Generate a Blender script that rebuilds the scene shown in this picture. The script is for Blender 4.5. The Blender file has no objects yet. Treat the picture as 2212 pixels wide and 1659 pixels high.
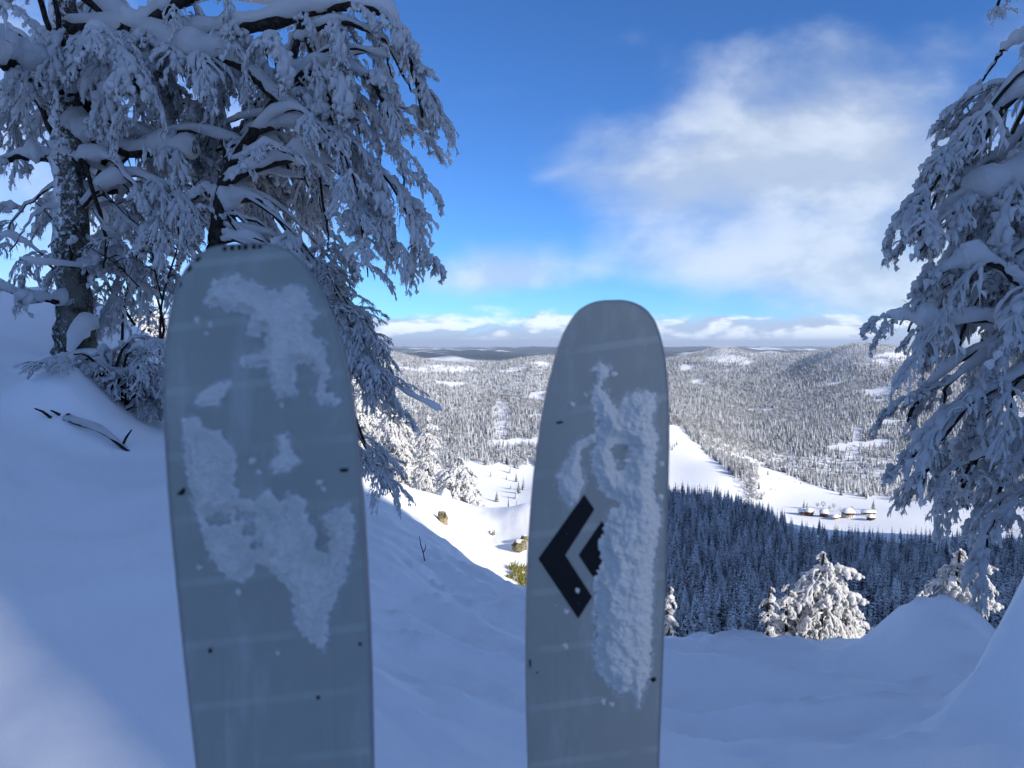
import bpy, bmesh, math, random
import numpy as np
from mathutils import Vector, Matrix

# ------------------------------------------------------------------ camera, sky, sun, exposure
SC = bpy.context.scene
COL = SC.collection
ZC = 1.5                                   # eye height above the snow at the skier's feet
F = 1598.0                                 # focal length in 2212-px units (26 mm equivalent)
PITCH = math.atan((829.5 - 740.0) / F)

cd = bpy.data.cameras.new('camera'); cam = bpy.data.objects.new('camera', cd); COL.objects.link(cam)
cam.location = (0, 0, ZC); cam.rotation_euler = (math.pi / 2 - PITCH, 0, 0)
cd.lens = 26.0; cd.sensor_width = 36.0; cd.clip_start = 0.05; cd.clip_end = 200000
cd.dof.use_dof = True; cd.dof.focus_distance = 9.0; cd.dof.aperture_fstop = 9.0
SC.camera = cam

SUN_EL = math.radians(23.0)
SUN_D = np.array([0.80, -0.60])            # horizontal direction towards the sun
SUN_N = np.array([0.60, 0.80])
sd = bpy.data.lights.new('sun', 'SUN'); sun = bpy.data.objects.new('sun', sd); COL.objects.link(sun)
sd.energy = 3.1; sd.angle = math.radians(0.53); sd.color = (1.0, 0.93, 0.83)
to_sun = Vector((SUN_D[0] * math.cos(SUN_EL), SUN_D[1] * math.cos(SUN_EL), math.sin(SUN_EL)))
sun.rotation_euler = to_sun.to_track_quat('Z', 'Y').to_euler()
sun.location = (30, -20, 40)

SC.view_settings.view_transform = 'Standard'; SC.view_settings.look = 'None'
SC.view_settings.gamma = 1.0; SC.view_settings.exposure = 1.2
SC.view_settings.use_curve_mapping = False
SC.cycles.max_bounces = 8; SC.cycles.diffuse_bounces = 6; SC.cycles.glossy_bounces = 2
SC.cycles.transmission_bounces = 2; SC.cycles.volume_bounces = 0; SC.cycles.transparent_max_bounces = 8
SC.cycles.use_denoising = True; SC.cycles.use_adaptive_sampling = True; SC.cycles.adaptive_threshold = 0.02


class NT:
    """small helper to write node trees as expressions"""
    def __init__(s, nt): s.nt = nt
    def n(s, t, **kw):
        x = s.nt.nodes.new(t)
        for k, v in kw.items(): setattr(x, k, v)
        return x
    def l(s, a, b): s.nt.links.new(a, b)
    def put(s, sock, v):
        if isinstance(v, bpy.types.NodeSocket): s.l(v, sock)
        else: sock.default_value = v
    def m(s, op, a, b=None, c=None, clamp=False):
        x = s.n('ShaderNodeMath', operation=op, use_clamp=clamp)
        s.put(x.inputs[0], a)
        if b is not None: s.put(x.inputs[1], b)
        if c is not None: s.put(x.inputs[2], c)
        return x.outputs[0]
    def vm(s, op, a, b=None):
        x = s.n('ShaderNodeVectorMath', operation=op)
        s.put(x.inputs[0], a)
        if b is not None: s.put(x.inputs[1], b)
        return x.outputs[0]
    def comb(s, a, b, c):
        x = s.n('ShaderNodeCombineXYZ'); s.put(x.inputs[0], a); s.put(x.inputs[1], b); s.put(x.inputs[2], c)
        return x.outputs[0]
    def sep(s, v):
        x = s.n('ShaderNodeSeparateXYZ'); s.put(x.inputs[0], v); return x.outputs
    def noise(s, vec, scale, detail=4, rough=0.55, dist=0.0, lac=2.0):
        x = s.n('ShaderNodeTexNoise')
        if vec is not None: s.put(x.inputs['Vector'], vec)
        x.inputs['Scale'].default_value = scale; x.inputs['Detail'].default_value = detail
        x.inputs['Roughness'].default_value = rough; x.inputs['Distortion'].default_value = dist
        x.inputs['Lacunarity'].default_value = lac
        return x.outputs[0]
    def ramp(s, v, a, b, c=0.0, d=1.0, smooth=True):
        x = s.n('ShaderNodeMapRange', interpolation_type='SMOOTHSTEP' if smooth else 'LINEAR')
        s.put(x.inputs['Value'], v)
        for k, q in (('From Min', a), ('From Max', b), ('To Min', c), ('To Max', d)): s.put(x.inputs[k], q)
        return x.outputs[0]
    def mix(s, f, a, b):
        x = s.n('ShaderNodeMix', data_type='RGBA')
        s.put(x.inputs[0], f)
        for k, v in ((6, a), (7, b)):
            if isinstance(v, tuple) and len(v) == 3: v = v + (1.0,)
            s.put(x.inputs[k], v)
        return x.outputs[2]


def build_world():
    w = bpy.data.worlds.new('World'); SC.world = w; w.use_nodes = True
    nt = w.node_tree; nt.nodes.clear(); g = NT(nt)
    out = g.n('ShaderNodeOutputWorld'); bg = g.n('ShaderNodeBackground')
    bg.inputs['Strength'].default_value = 0.105
    g.l(bg.outputs[0], out.inputs[0])
    sky = g.n('ShaderNodeTexSky', sky_type='NISHITA', sun_disc=False)
    sky.sun_elevation = SUN_EL
    sky.sun_rotation = math.atan2(SUN_D[0], SUN_D[1])
    sky.altitude = 1300; sky.air_density = 0.75; sky.dust_density = 0.1; sky.ozone_density = 1.6
    tc = g.n('ShaderNodeTexCoord')
    d = tc.outputs['Generated']
    x, y, z = g.sep(d)
    hr = g.m('SQRT', g.m('ADD', g.m('MULTIPLY', x, x), g.m('MULTIPLY', y, y)))
    e = g.m('DIVIDE', z, g.m('MAXIMUM', hr, 0.05))              # tangent of elevation
    az = g.m('ARCTAN2', x, y)
    # broken cloud, drawn out sideways
    lay = g.comb(g.m('MULTIPLY', x, 2.3), g.m('MULTIPLY', y, 2.3), g.m('MULTIPLY', z, 4.2))
    n1 = g.noise(g.vm('ADD', lay, (3.7, 1.3, 0.4)), 1.45, 8, 0.55, 0.2)
    def bump(a0, e0, sa, se):
        qa = g.m('DIVIDE', g.m('SUBTRACT', az, a0), sa); qe = g.m('DIVIDE', g.m('SUBTRACT', e, e0), se)
        q = g.m('ADD', g.m('MULTIPLY', qa, qa), g.m('MULTIPLY', qe, qe))
        return g.m('EXPONENT', g.m('MULTIPLY', q, -1.0))
    b = g.m('MULTIPLY', bump(0.24, 0.205, 0.25, 0.085), 0.26)
    b = g.m('ADD', b, g.m('MULTIPLY', bump(0.42, 0.28, 0.24, 0.12), 0.16))
    b = g.m('ADD', b, g.m('MULTIPLY', bump(-0.03, 0.085, 0.10, 0.036), 0.30))
    b = g.m('ADD', b, g.m('MULTIPLY', bump(0.26, 0.105, 0.24, 0.04), 0.20))
    b = g.m('ADD', b, g.m('MULTIPLY', bump(0.46, 0.06, 0.18, 0.05), 0.26))
    b = g.m('ADD', b, g.m('MULTIPLY', bump(-0.62, 0.22, 0.25, 0.20), 0.16))
    b = g.m('ADD', b, g.m('MULTIPLY', bump(0.16, 0.40, 0.05, 0.022), 0.15))
    b = g.m('ADD', b, g.m('MULTIPLY', bump(-0.02, 0.335, 0.06, 0.022), 0.13))
    b = g.m('SUBTRACT', b, g.m('MULTIPLY', bump(0.04, 0.48, 0.50, 0.21), 0.30))
    b = g.m('SUBTRACT', b, g.m('MULTIPLY', bump(0.08, 0.055, 0.22, 0.022), 0.22))
    b = g.m('SUBTRACT', b, g.m('MULTIPLY', bump(-0.10, 0.20, 0.13, 0.10), 0.26))
    mask1 = g.ramp(g.m('ADD', n1, b), 0.405, 0.82)
    # the bank of cumulus low over the plains, all round
    bank = g.comb(g.m('MULTIPLY', az, 7.5), g.m('MULTIPLY', e, 21.0), 0.7)
    n2 = g.noise(bank, 1.7, 8, 0.55, 0.2)
    env = g.ramp(e, 0.010, 0.050, 1.0, 0.0)
    mask2 = g.ramp(g.m('ADD', n2, g.m('MULTIPLY', env, 0.38)), 0.56, 0.80)
    mask2 = g.m('MULTIPLY', mask2, g.ramp(e, 0.060, 0.034))
    # brightness of the cloud: sun side against shaded body
    n1b = g.noise(g.vm('ADD', lay, (3.62, 1.36, 0.52)), 1.45, 8, 0.55, 0.2)
    lit1 = g.ramp(g.m('SUBTRACT', n1, n1b), -0.07, 0.09)
    n2b = g.noise(g.vm('ADD', bank, (0.10, -0.16, 0.0)), 1.7, 8, 0.55, 0.2)
    lit2 = g.ramp(g.m('SUBTRACT', n2b, n2), -0.10, 0.06, 1.0, 0.0)
    base = sky.outputs[0]
    base = g.mix(1.0, base, (0.26, 0.51, 0.82)); base.node.blend_type = 'MULTIPLY'
    c1 = g.mix(lit1, (2.45, 2.85, 3.4), (3.45, 3.8, 4.25))
    c2 = g.mix(lit2, (2.2, 2.6, 3.5), (4.9, 5.1, 5.6))
    col = g.mix(g.m('MULTIPLY', mask1, 0.80), base, c1)
    col = g.mix(g.m('MULTIPLY', mask2, 0.85), col, c2)
    g.l(col, bg.inputs['Color'])


build_world()

# ------------------------------------------------------------------ numeric helpers
RNG = np.random.default_rng(7)


def ray(px, py):
    """direction through a point of the 2212 x 1659 picture"""
    a = np.asarray(px, float) - 1106.0; b = 829.5 - np.asarray(py, float)
    cp, sp = math.cos(PITCH), math.sin(PITCH)
    y = F * cp + b * sp; z = -F * sp + b * cp
    return a, y, z


def pt(px, py, r):
    """world point at horizontal range r"""
    a, y, z = ray(px, py); h = np.hypot(a, y)
    return np.array([a / h * r, y / h * r, ZC + z / h * r])


def proj(x, y, z):
    cp, sp = math.cos(PITCH), math.sin(PITCH)
    z = z - ZC
    d = y * cp - z * sp; u = y * sp + z * cp
    return 1106 + F * x / d, 829.5 - F * u / d


def perlin2(x, y, seed=0):
    rg = np.random.default_rng(seed)
    perm = rg.permutation(256); ang = rg.random(256) * 2 * np.pi
    gx, gy = np.cos(ang), np.sin(ang)
    x0 = np.floor(x).astype(int); y0 = np.floor(y).astype(int)
    fx, fy = x - x0, y - y0
    def grad(ix, iy, dx, dy):
        h = perm[(perm[ix & 255] + iy) & 255]
        return gx[h] * dx + gy[h] * dy
    u = fx * fx * fx * (fx * (fx * 6 - 15) + 10); v = fy * fy * fy * (fy * (fy * 6 - 15) + 10)
    a = grad(x0, y0, fx, fy); b = grad(x0 + 1, y0, fx - 1, fy)
    c = grad(x0, y0 + 1, fx, fy - 1); d = grad(x0 + 1, y0 + 1, fx - 1, fy - 1)
    return (a + u * (b - a)) * (1 - v) + (c + u * (d - c)) * v


def fbm(x, y, octv=4, seed=0, gain=0.5):
    s = np.zeros_like(x, dtype=float); a = 1.0; f = 1.0
    for i in range(octv):
        s += a * perlin2(x * f, y * f, seed + i); a *= gain; f *= 2.03
    return s


def sstep(a, b, x):
    t = np.clip((x - a) / (b - a), 0, 1); return t * t * (3 - 2 * t)


def mesh_obj(name, V, faces, mat, parent=None, smooth=True, midx=None, mats=None):
    """V (n,3); faces: (m,4) or (m,3) array, or list of such arrays"""
    me = bpy.data.meshes.new(name)
    fl = faces if isinstance(faces, list) else [faces]
    fl = [np.asarray(f, np.int32) for f in fl if len(f)]
    me.vertices.add(len(V)); me.vertices.foreach_set('co', np.asarray(V, np.float32).ravel())
    loops = np.concatenate([f.ravel() for f in fl])
    sizes = np.concatenate([np.full(len(f), f.shape[1], np.int32) for f in fl])
    starts = np.concatenate([[0], np.cumsum(sizes)[:-1]]).astype(np.int32)
    me.loops.add(len(loops)); me.loops.foreach_set('vertex_index', loops)
    me.polygons.add(len(sizes)); me.polygons.foreach_set('loop_start', starts)
    me.polygons.foreach_set('loop_total', sizes)
    if smooth: me.polygons.foreach_set('use_smooth', np.ones(len(sizes), bool))
    for mm in (mats or [mat]): me.materials.append(mm)
    if midx is not None: me.polygons.foreach_set('material_index', np.asarray(midx, np.int32))
    me.update(calc_edges=True)
    o = bpy.data.objects.new(name, me); COL.objects.link(o)
    if parent is not None: o.parent = parent
    return o


class Acc:
    """gathers vertices and faces of one mesh"""
    def __init__(s): s.V = []; s.Q = []; s.T = []; s.qm = []; s.n = 0
    def add(s, V, Q, m=0):
        V = np.asarray(V, float).reshape(-1, 3); Q = np.asarray(Q, int)
        s.V.append(V); s.Q.append(Q + s.n); s.qm.append(np.full(len(Q), m)); s.n += len(V)
    def box(s, lo, hi, m=0):
        x0, y0, z0 = lo; x1, y1, z1 = hi
        V = [(x0, y0, z0), (x1, y0, z0), (x1, y1, z0), (x0, y1, z0), (x0, y0, z1), (x1, y0, z1), (x1, y1, z1), (x0, y1, z1)]
        s.add(V, [(0, 3, 2, 1), (4, 5, 6, 7), (0, 1, 5, 4), (1, 2, 6, 5), (2, 3, 7, 6), (3, 0, 4, 7)], m)
    def data(s): return np.concatenate(s.V), np.concatenate(s.Q), np.concatenate(s.qm)
    def obj(s, name, mats, parent=None, smooth=True):
        V, Q, m = s.data()
        return mesh_obj(name, V, Q, None, parent, smooth, m, mats if isinstance(mats, list) else [mats])


def tubes(acc, P, R, S=6, m=0, W=None, H=None, off=0.0, rough=0.0, rng=RNG):
    """swept tubes: P (M,N,3), R (M,N); W/H widen the section, off lifts it, rough makes it lumpy"""
    P = np.asarray(P, float); R = np.asarray(R, float)
    if P.ndim == 2: P = P[None]; R = R[None]
    M, N, _ = P.shape
    t = np.gradient(P, axis=1); t /= np.linalg.norm(t, axis=2, keepdims=True) + 1e-9
    up = np.zeros_like(t); up[..., 2] = 1
    side = np.cross(t, up); L = np.linalg.norm(side, axis=2, keepdims=True)
    alt = np.zeros_like(t); alt[..., 0] = 1
    side = np.where(L > 0.08, side / (L + 1e-9), np.cross(t, np.cross(alt, t)))
    side /= np.linalg.norm(side, axis=2, keepdims=True) + 1e-9
    upv = np.cross(side, t)
    th = np.arange(S) / S * 2 * np.pi
    c, s = np.cos(th)[None, None, :, None], np.sin(th)[None, None, :, None]
    f = np.ones((M, N, S))
    if rough:
        q = rng.normal(size=(M, N, S)); q = q + 0.6 * np.roll(q, 1, 1) + 0.6 * np.roll(q, 1, 2)
        f = np.clip(1 + rough * q * 0.7, 0.45, 1.9)
    Rw = R if W is None else R * W; Rh = R if H is None else R * H
    V = P[:, :, None, :] + (f * Rw[:, :, None])[..., None] * c * side[:, :, None, :] \
        + ((f * Rh[:, :, None])[..., None] * s + (off * R)[:, :, None, None]) * upv[:, :, None, :]
    idx = np.arange(M * N * S).reshape(M, N, S)
    a = idx[:, :-1, :]; b = idx[:, 1:, :]
    Q = np.stack([a, np.roll(a, -1, 2), np.roll(b, -1, 2), b], -1).reshape(-1, 4)
    acc.add(V.reshape(-1, 3), Q, m)


def smooth_poly(pts, n):
    """Catmull-Rom resample of a polyline to n points (columns beyond xyz are carried along)"""
    p = np.asarray(pts, float)
    if len(p) == 2: return p[0] + (p[1] - p[0]) * np.linspace(0, 1, n)[:, None]
    q = np.vstack([2 * p[0] - p[1], p, 2 * p[-1] - p[-2]])
    t = np.linspace(0, len(p) - 1 - 1e-6, n); i = t.astype(int); f = (t - i)[:, None]
    a, b, c, d = q[i], q[i + 1], q[i + 2], q[i + 3]
    return 0.5 * (2 * b + (c - a) * f + (2 * a - 5 * b + 4 * c - d) * f ** 2 + (3 * b - a - 3 * c + d) * f ** 3)


def tag(o, label, cat, group=None, kind=None):
    if label: o['label'] = label
    if cat: o['category'] = cat
    if group: o['group'] = group
    if kind: o['kind'] = kind
    return o


def empty(name, loc, label=None, cat=None, group=None):
    o = bpy.data.objects.new(name, None); COL.objects.link(o); o.location = loc
    o.empty_display_size = 0.2
    return tag(o, label, cat, group)


# ------------------------------------------------------------------ materials
def material(name, fn):
    m = bpy.data.materials.new(name); m.use_nodes = True
    nt = m.node_tree; nt.nodes.clear(); g = NT(nt)
    out = g.n('ShaderNodeOutputMaterial'); p = g.n('ShaderNodeBsdfPrincipled')
    g.l(p.outputs[0], out.inputs[0])
    fn(g, p)
    return m


def setp(p, g, col=None, rough=None, spec=None, bump=None, bstr=0.3, bdist=0.01):
    if col is not None:
        if isinstance(col, tuple): p.inputs['Base Color'].default_value = col + (1.0,)
        else: g.l(col, p.inputs['Base Color'])
    if rough is not None: g.put(p.inputs['Roughness'], rough)
    if spec is not None: p.inputs['Specular IOR Level'].default_value = spec
    if bump is not None:
        b = g.n('ShaderNodeBump'); b.inputs['Strength'].default_value = bstr; b.inputs['Distance'].default_value = bdist
        g.l(bump, b.inputs['Height']); g.l(b.outputs[0], p.inputs['Normal'])


SNOWC = (0.92, 0.93, 0.94)


def f_snow_ground(g, p):
    ge = g.n('ShaderNodeNewGeometry'); pos = ge.outputs['Position']
    a = g.noise(pos, 9.0, 5, 0.6); b = g.noise(pos, 120.0, 3, 0.7)
    hgt = g.m('ADD', g.m('MULTIPLY', a, 0.6), g.m('MULTIPLY', b, 0.16))
    setp(p, g, SNOWC, 0.55, 0.25, hgt, 0.5, 0.02)


def f_terrain(g, p):
    ge = g.n('ShaderNodeNewGeometry'); pos = ge.outputs['Position']
    x, y, z = g.sep(pos)
    r = g.m('SQRT', g.m('ADD', g.m('MULTIPLY', x, x), g.m('MULTIPLY', y, y)))
    far = g.noise(g.comb(g.m('MULTIPLY', x, 0.0006), g.m('MULTIPLY', y, 0.00028), 0.0), 1.0, 5, 0.6)
    wood = g.m('MULTIPLY', g.ramp(far, 0.38, 0.46), g.ramp(r, 3600.0, 4600.0))
    # grass and scrub showing through on the open slopes
    tuft = g.ramp(g.noise(pos, 0.35, 5, 0.75), 0.60, 0.70, 0.0, 0.5)
    tuft = g.m('MULTIPLY', tuft, g.ramp(g.noise(pos, 0.012, 3, 0.5), 0.45, 0.62))
    c = g.mix(tuft, SNOWC, (0.20, 0.17, 0.13))
    c = g.mix(wood, c, (0.030, 0.042, 0.050))
    setp(p, g, c, 0.7, 0.15, g.noise(pos, 0.25, 5, 0.65), 0.5, 0.6)


def f_snow_tree(g, p):
    tc = g.n('ShaderNodeTexCoord'); pos = tc.outputs['Object']
    a = g.noise(pos, 38.0, 4, 0.7); b = g.noise(pos, 140.0, 2, 0.7)
    setp(p, g, (0.94, 0.945, 0.95), 0.6, 0.2, g.m('ADD', a, g.m('MULTIPLY', b, 0.35)), 0.7, 0.015)
    tr = g.n('ShaderNodeBsdfTranslucent'); tr.inputs[0].default_value = (0.94, 0.95, 0.96, 1)
    mx = g.n('ShaderNodeMixShader'); mx.inputs[0].default_value = 0.52
    out = [q for q in g.nt.nodes if q.type == 'OUTPUT_MATERIAL'][0]
    g.l(p.outputs[0], mx.inputs[1]); g.l(tr.outputs[0], mx.inputs[2]); g.l(mx.outputs[0], out.inputs[0])


def f_bark(g, p):
    ge = g.n('ShaderNodeNewGeometry'); pos = ge.outputs['Position']
    a = g.noise(pos, 22.0, 5, 0.7)
    c = g.mix(g.ramp(a, 0.42, 0.68), (0.016, 0.013, 0.011), (0.055, 0.047, 0.040))
    setp(p, g, c, 0.9, 0.2, a, 0.7, 0.01)


def f_trunk(g, p):
    ge = g.n('ShaderNodeNewGeometry'); pos = ge.outputs['Position']; nr = ge.outputs['Normal']
    x, y, z = g.sep(pos)
    sq = g.comb(x, y, g.m('MULTIPLY', z, 0.8))
    a = g.noise(sq, 26.0, 6, 0.75); b = g.noise(sq, 5.0, 4, 0.6); d = g.noise(sq, 70.0, 3, 0.6)
    bark = g.mix(g.ramp(b, 0.4, 0.62), (0.030, 0.026, 0.020), (0.16, 0.155, 0.14))
    bark = g.mix(g.ramp(d, 0.50, 0.68), bark, (0.24, 0.22, 0.16))
    # rime driven on to the windward side, thinning towards the foot
    wind = g.m('MULTIPLY', g.sep(nr)[0], -0.10)
    hi = g.ramp(z, 1.6, 3.0, -0.06, 0.07)
    fr = g.ramp(g.m('ADD', g.m('ADD', a, wind), hi), 0.50, 0.60)
    c = g.mix(fr, bark, (0.80, 0.82, 0.84))
    setp(p, g, c, 0.9, 0.15, g.m('ADD', a, g.m('MULTIPLY', fr, 0.5)), 0.9, 0.02)


def f_needle(lo, hi, cov, name, under=0.15):
    def fn(g, p):
        ge = g.n('ShaderNodeNewGeometry'); oi = g.n('ShaderNodeObjectInfo')
        tc = g.n('ShaderNodeTexCoord'); pos = tc.outputs['Object']
        rnd = oi.outputs['Random']
        nz = g.sep(ge.outputs['Normal'])[2]
        top = g.m('SUBTRACT', 1.0, g.m('MULTIPLY', ge.outputs['Backfacing'], 1.0))
        n = g.noise(g.vm('ADD', pos, g.comb(g.m('MULTIPLY', rnd, 90.0), 0.0, 0.0)), 1.1, 4, 0.75)
        n2 = g.noise(pos, 5.0, 2, 0.6)
        lvl = g.m('ADD', g.m('ADD', g.m('MULTIPLY', n, 0.75), g.m('MULTIPLY', n2, 0.25)), g.m('MULTIPLY', g.m('SUBTRACT', rnd, 0.5), 0.12))
        lvl = g.m('ADD', lvl, g.m('MULTIPLY', nz, 0.10))
        s = g.m('MULTIPLY', g.ramp(lvl, cov + 0.03, cov + 0.13), g.m('ADD', g.m('MULTIPLY', top, 1.0 - under), under))
        nd = g.mix(rnd, lo, hi)
        setp(p, g, g.mix(s, nd, (0.84, 0.86, 0.88)), 0.8, 0.15)
    return material(name, fn)


def f_rock(g, p):
    ge = g.n('ShaderNodeNewGeometry'); pos = ge.outputs['Position']
    nz = g.sep(ge.outputs['Normal'])[2]
    a = g.noise(pos, 9.0, 6, 0.7); b = g.noise(pos, 24.0, 4, 0.7)
    c = g.mix(g.ramp(a, 0.4, 0.6), (0.06, 0.05, 0.035), (0.30, 0.26, 0.16))
    c = g.mix(g.ramp(b, 0.5, 0.62), c, (0.22, 0.21, 0.11))
    s = g.ramp(g.m('ADD', nz, g.m('MULTIPLY', a, 0.5)), 1.02, 1.12)
    setp(p, g, g.mix(s, c, SNOWC), 0.9, 0.2, g.m('ADD', a, b), 1.0, 0.03)


M_SNOW = material('snow', f_snow_ground)
M_TERR = material('snow_terrain', f_terrain)
M_TSNOW = material('clinging_snow', f_snow_tree)
M_BARK = material('dark_bark', f_bark)
M_TRUNK = material('frosted_bark', f_trunk)
M_ROCK = material('lichen_rock', f_rock)
M_SPR_DARK = f_needle((0.010, 0.018, 0.020), (0.020, 0.030, 0.028), 0.49, 'spruce_dark', 0.10)
M_SPR_SNOW = f_needle((0.016, 0.026, 0.026), (0.030, 0.040, 0.036), 0.475, 'spruce_snowy', 0.2)
M_DECID = f_needle((0.07, 0.058, 0.048), (0.12, 0.10, 0.085), 0.46, 'frosted_twigs', 0.9)
M_GORSE = material('yellow_scrub', lambda g, p: setp(p, g, g.mix(g.noise(g.n('ShaderNodeTexCoord').outputs['Object'], 30.0, 3, 0.6), (0.10, 0.10, 0.03), (0.38, 0.36, 0.12)), 0.9, 0.1))


def plain(name, col, rough=0.6, spec=0.3, var=0.15):
    def fn(g, p):
        n = g.noise(g.n('ShaderNodeTexCoord').outputs['Object'], 6.0, 4, 0.6)
        lo = tuple(c * (1 - var) for c in col); hi = tuple(min(1, c * (1 + var)) for c in col)
        setp(p, g, g.mix(n, lo, hi), rough, spec)
    return material(name, fn)


# ------------------------------------------------------------------ the shape of the land
CTRL = []
def cp_(px, py, r, dz=0.0):
    p = pt(px, py, r); CTRL.append((p[0], p[1], p[2] + dz))
def ca_(deg, r, z):
    a = math.radians(deg); CTRL.append((r * math.sin(a), r * math.cos(a), z))

# at the feet
for dg in range(-170, 181, 35): ca_(dg, 0.6, 0.0)
for dg, z in ((-150, .5), (-120, .55), (-95, .5), (-70, .35), (-45, .15), (45, -.25), (70, -.2), (95, .1), (120, .4), (150, .5), (180, .5)): ca_(dg, 2.6, z)
# the bottom edge of the picture
for px, py, r in ((30, 1640, 2.75), (330, 1650, 2.65), (614, 1655, 2.6), (960, 1655, 2.6), (1280, 1655, 2.65), (1600, 1655, 2.65), (1900, 1655, 2.6), (2190, 1655, 2.3)): cp_(px, py, r)
# left slope climbing to the beech
for px, py, r in ((40, 1250, 4.2), (200, 1250, 4.1), (360, 1200, 4.2), (20, 1000, 5.8), (200, 1010, 5.8), (340, 960, 6.3), (20, 860, 7.2), (150, 800, 7.9), (40, 770, 9.0), (260, 830, 8.2), (400, 900, 8.0), (560, 960, 8.0), (20, 690, 12.), (60, 640, 16.), (250, 700, 13.), (-300, 800, 7.), (-300, 600, 14.)): cp_(px, py, r)
# the middle, falling gently away
for px, py, r in ((650, 1060, 7.6), (860, 1420, 3.7), (1060, 1420, 3.7), (860, 1250, 5.3), (1000, 1300, 5.0), (840, 1100, 8.0), (1137, 1280, 6.0), (960, 1180, 7.1), (1000, 1090, 13.5), (840, 1052, 14.0), (700, 1000, 13.5), (1137, 1143, 13.0), (1240, 1185, 12.5), (1060, 1170, 11.0), (1200, 1240, 10.0)): cp_(px, py, r)
# the lip on the right
for px, py, r in ((1430, 1366, 4.9), (1540, 1374, 4.9), (1640, 1390, 4.9), (1750, 1402, 4.9), (1880, 1425, 4.7), (1500, 1500, 3.55), (1750, 1520, 3.5), (1950, 1560, 3.2), (2130, 1600, 3.1), (2190, 1540, 3.6), (1950, 1475, 4.15), (2050, 1495, 4.1), (2150, 1510, 4.0), (2240, 1530, 3.9), (1980, 1490, 5.0), (2080, 1500, 5.0), (2200, 1500, 5.0), (1300, 1320, 5.4)): cp_(px, py, r)
# steep ground hidden below the lip
for dg, pr in ((-22, ((18, -1.2), (30, -5), (60, -19), (140, -60), (300, -120), (600, -165))),
               (-8, ((18, -3.4), (28, -8), (60, -26), (140, -68), (300, -135), (600, -180))),
               (4, ((8, -1.8), (14, -5), (30, -14), (60, -34), (140, -80), (300, -145), (600, -190))),
               (14, ((6.5, -1.6), (12, -5), (30, -16), (60, -36), (140, -85))),
               (24, ((6.2, -1.6), (12, -5), (30, -16), (60, -36), (140, -85))),
               (34, ((6.5, -1.2), (12, -4), (30, -14), (60, -32), (140, -78))),
               (48, ((3.0, -.4), (6, -1.3), (12, -3.2), (30, -9), (60, -22), (140, -48), (300, -70))),
               (70, ((6, .0), (12, .0), (30, -2), (60, -6), (140, -6), (300, 10), (600, 20))),
               (95, ((6, 1.0), (14, 2), (40, 4), (140, 14), (300, 30), (700, 60))),
               (130, ((8, 1.5), (20, 3), (60, 6), (300, 25), (1500, 60))),
               (175, ((8, 1.5), (20, 3), (60, 8), (300, 25), (1500, 60))),
               (-45, ((8, 1.4), (20, 2.5), (40, 0.), (100, -20), (300, -90), (700, -140))),
               (-80, ((8, 1.8), (20, 3.5), (60, 3), (300, -20), (1500, -60))),
               (-130, ((8, 1.8), (20, 3.5), (60, 6), (300, 15), (1500, 30)))):
    for r, z in pr: ca_(dg, r, z)
# the wooded slope across the shaded valley (ground lies below the tree tops)
for px, py, r, z in ((1440, 1400, 330, -6), (1640, 1400, 330, -6), (1850, 1400, 330, -6), (2150, 1380, 340, -6), (1440, 1180, 560, -12), (1640, 1240, 540, -12), (1850, 1260, 540, -12), (2150, 1270, 560, -10),
                     (1300, 1060, 800, -8), (1450, 1075, 800, -8), (1560, 1090, 800, -8), (1680, 1125, 830, -4), (1850, 1150, 830, -4), (2150, 1160, 830, -4)): cp_(px, py, r, z)
# village flat and meadows
for px, py, r in ((1700, 1112, 930), (1800, 1120, 920), (1900, 1120, 920), (2150, 1110, 950), (1640, 1090, 960), (1700, 1050, 1060), (1800, 1075, 1040), (1900, 1085, 1050), (1650, 1018, 1180), (1760, 1045, 1150), (1890, 1072, 1130), (2150, 1080, 1150),
                  (1445, 1046, 1000), (1520, 1046, 1000), (1585, 1040, 1020), (1450, 990, 1120), (1520, 985, 1140), (1450, 925, 1300), (1330, 930, 1250), (1600, 1012, 1250), (1560, 960, 1330),
                  (1050, 1130, 800), (1150, 1130, 800), (1040, 1060, 950), (1150, 1060, 950), (1040, 1000, 1120), (1150, 1004, 1120), (1250, 1040, 950), (850, 1040, 950), (650, 1040, 950), (300, 1040, 950)): cp_(px, py, r)
# far hills
for px, py, r in ((1650, 985, 1420), (1800, 1010, 1400), (1950, 1020, 1400), (2150, 1020, 1400), (1500, 900, 1600), (1600, 930, 1600), (1750, 930, 1650), (1950, 930, 1650), (2150, 930, 1650),
                  (1480, 850, 1950), (1620, 870, 1950), (1760, 850, 2000), (1900, 840, 2000), (2150, 840, 2000), (1480, 810, 2500), (1600, 815, 2450), (1720, 803, 2450), (1880, 750, 2500), (2050, 790, 2500), (2200, 800, 2500),
                  (1450, 790, 3000), (1560, 772, 3000), (1660, 790, 3000), (1760, 800, 3000), (1900, 800, 3000), (2150, 810, 3000),
                  (830, 950, 1300), (1000, 940, 1300), (1130, 930, 1300), (1300, 880, 1500), (650, 950, 1300), (300, 950, 1300), (850, 870, 1650), (1000, 870, 1650), (1150, 860, 1650), (1330, 850, 1900), (500, 870, 1650),
                  (830, 800, 2050), (980, 812, 2050), (1100, 806, 2050), (1200, 795, 2050), (1330, 800, 2400), (500, 800, 2050), (830, 752, 2350), (960, 782, 2350), (1080, 786, 2350), (1200, 778, 2350), (1330, 782, 2700), (500, 770, 2350), (100, 770, 2350),
                  (830, 790, 2800), (1000, 800, 2800), (1200, 800, 2800), (500, 790, 2800)): cp_(px, py, r)
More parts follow.
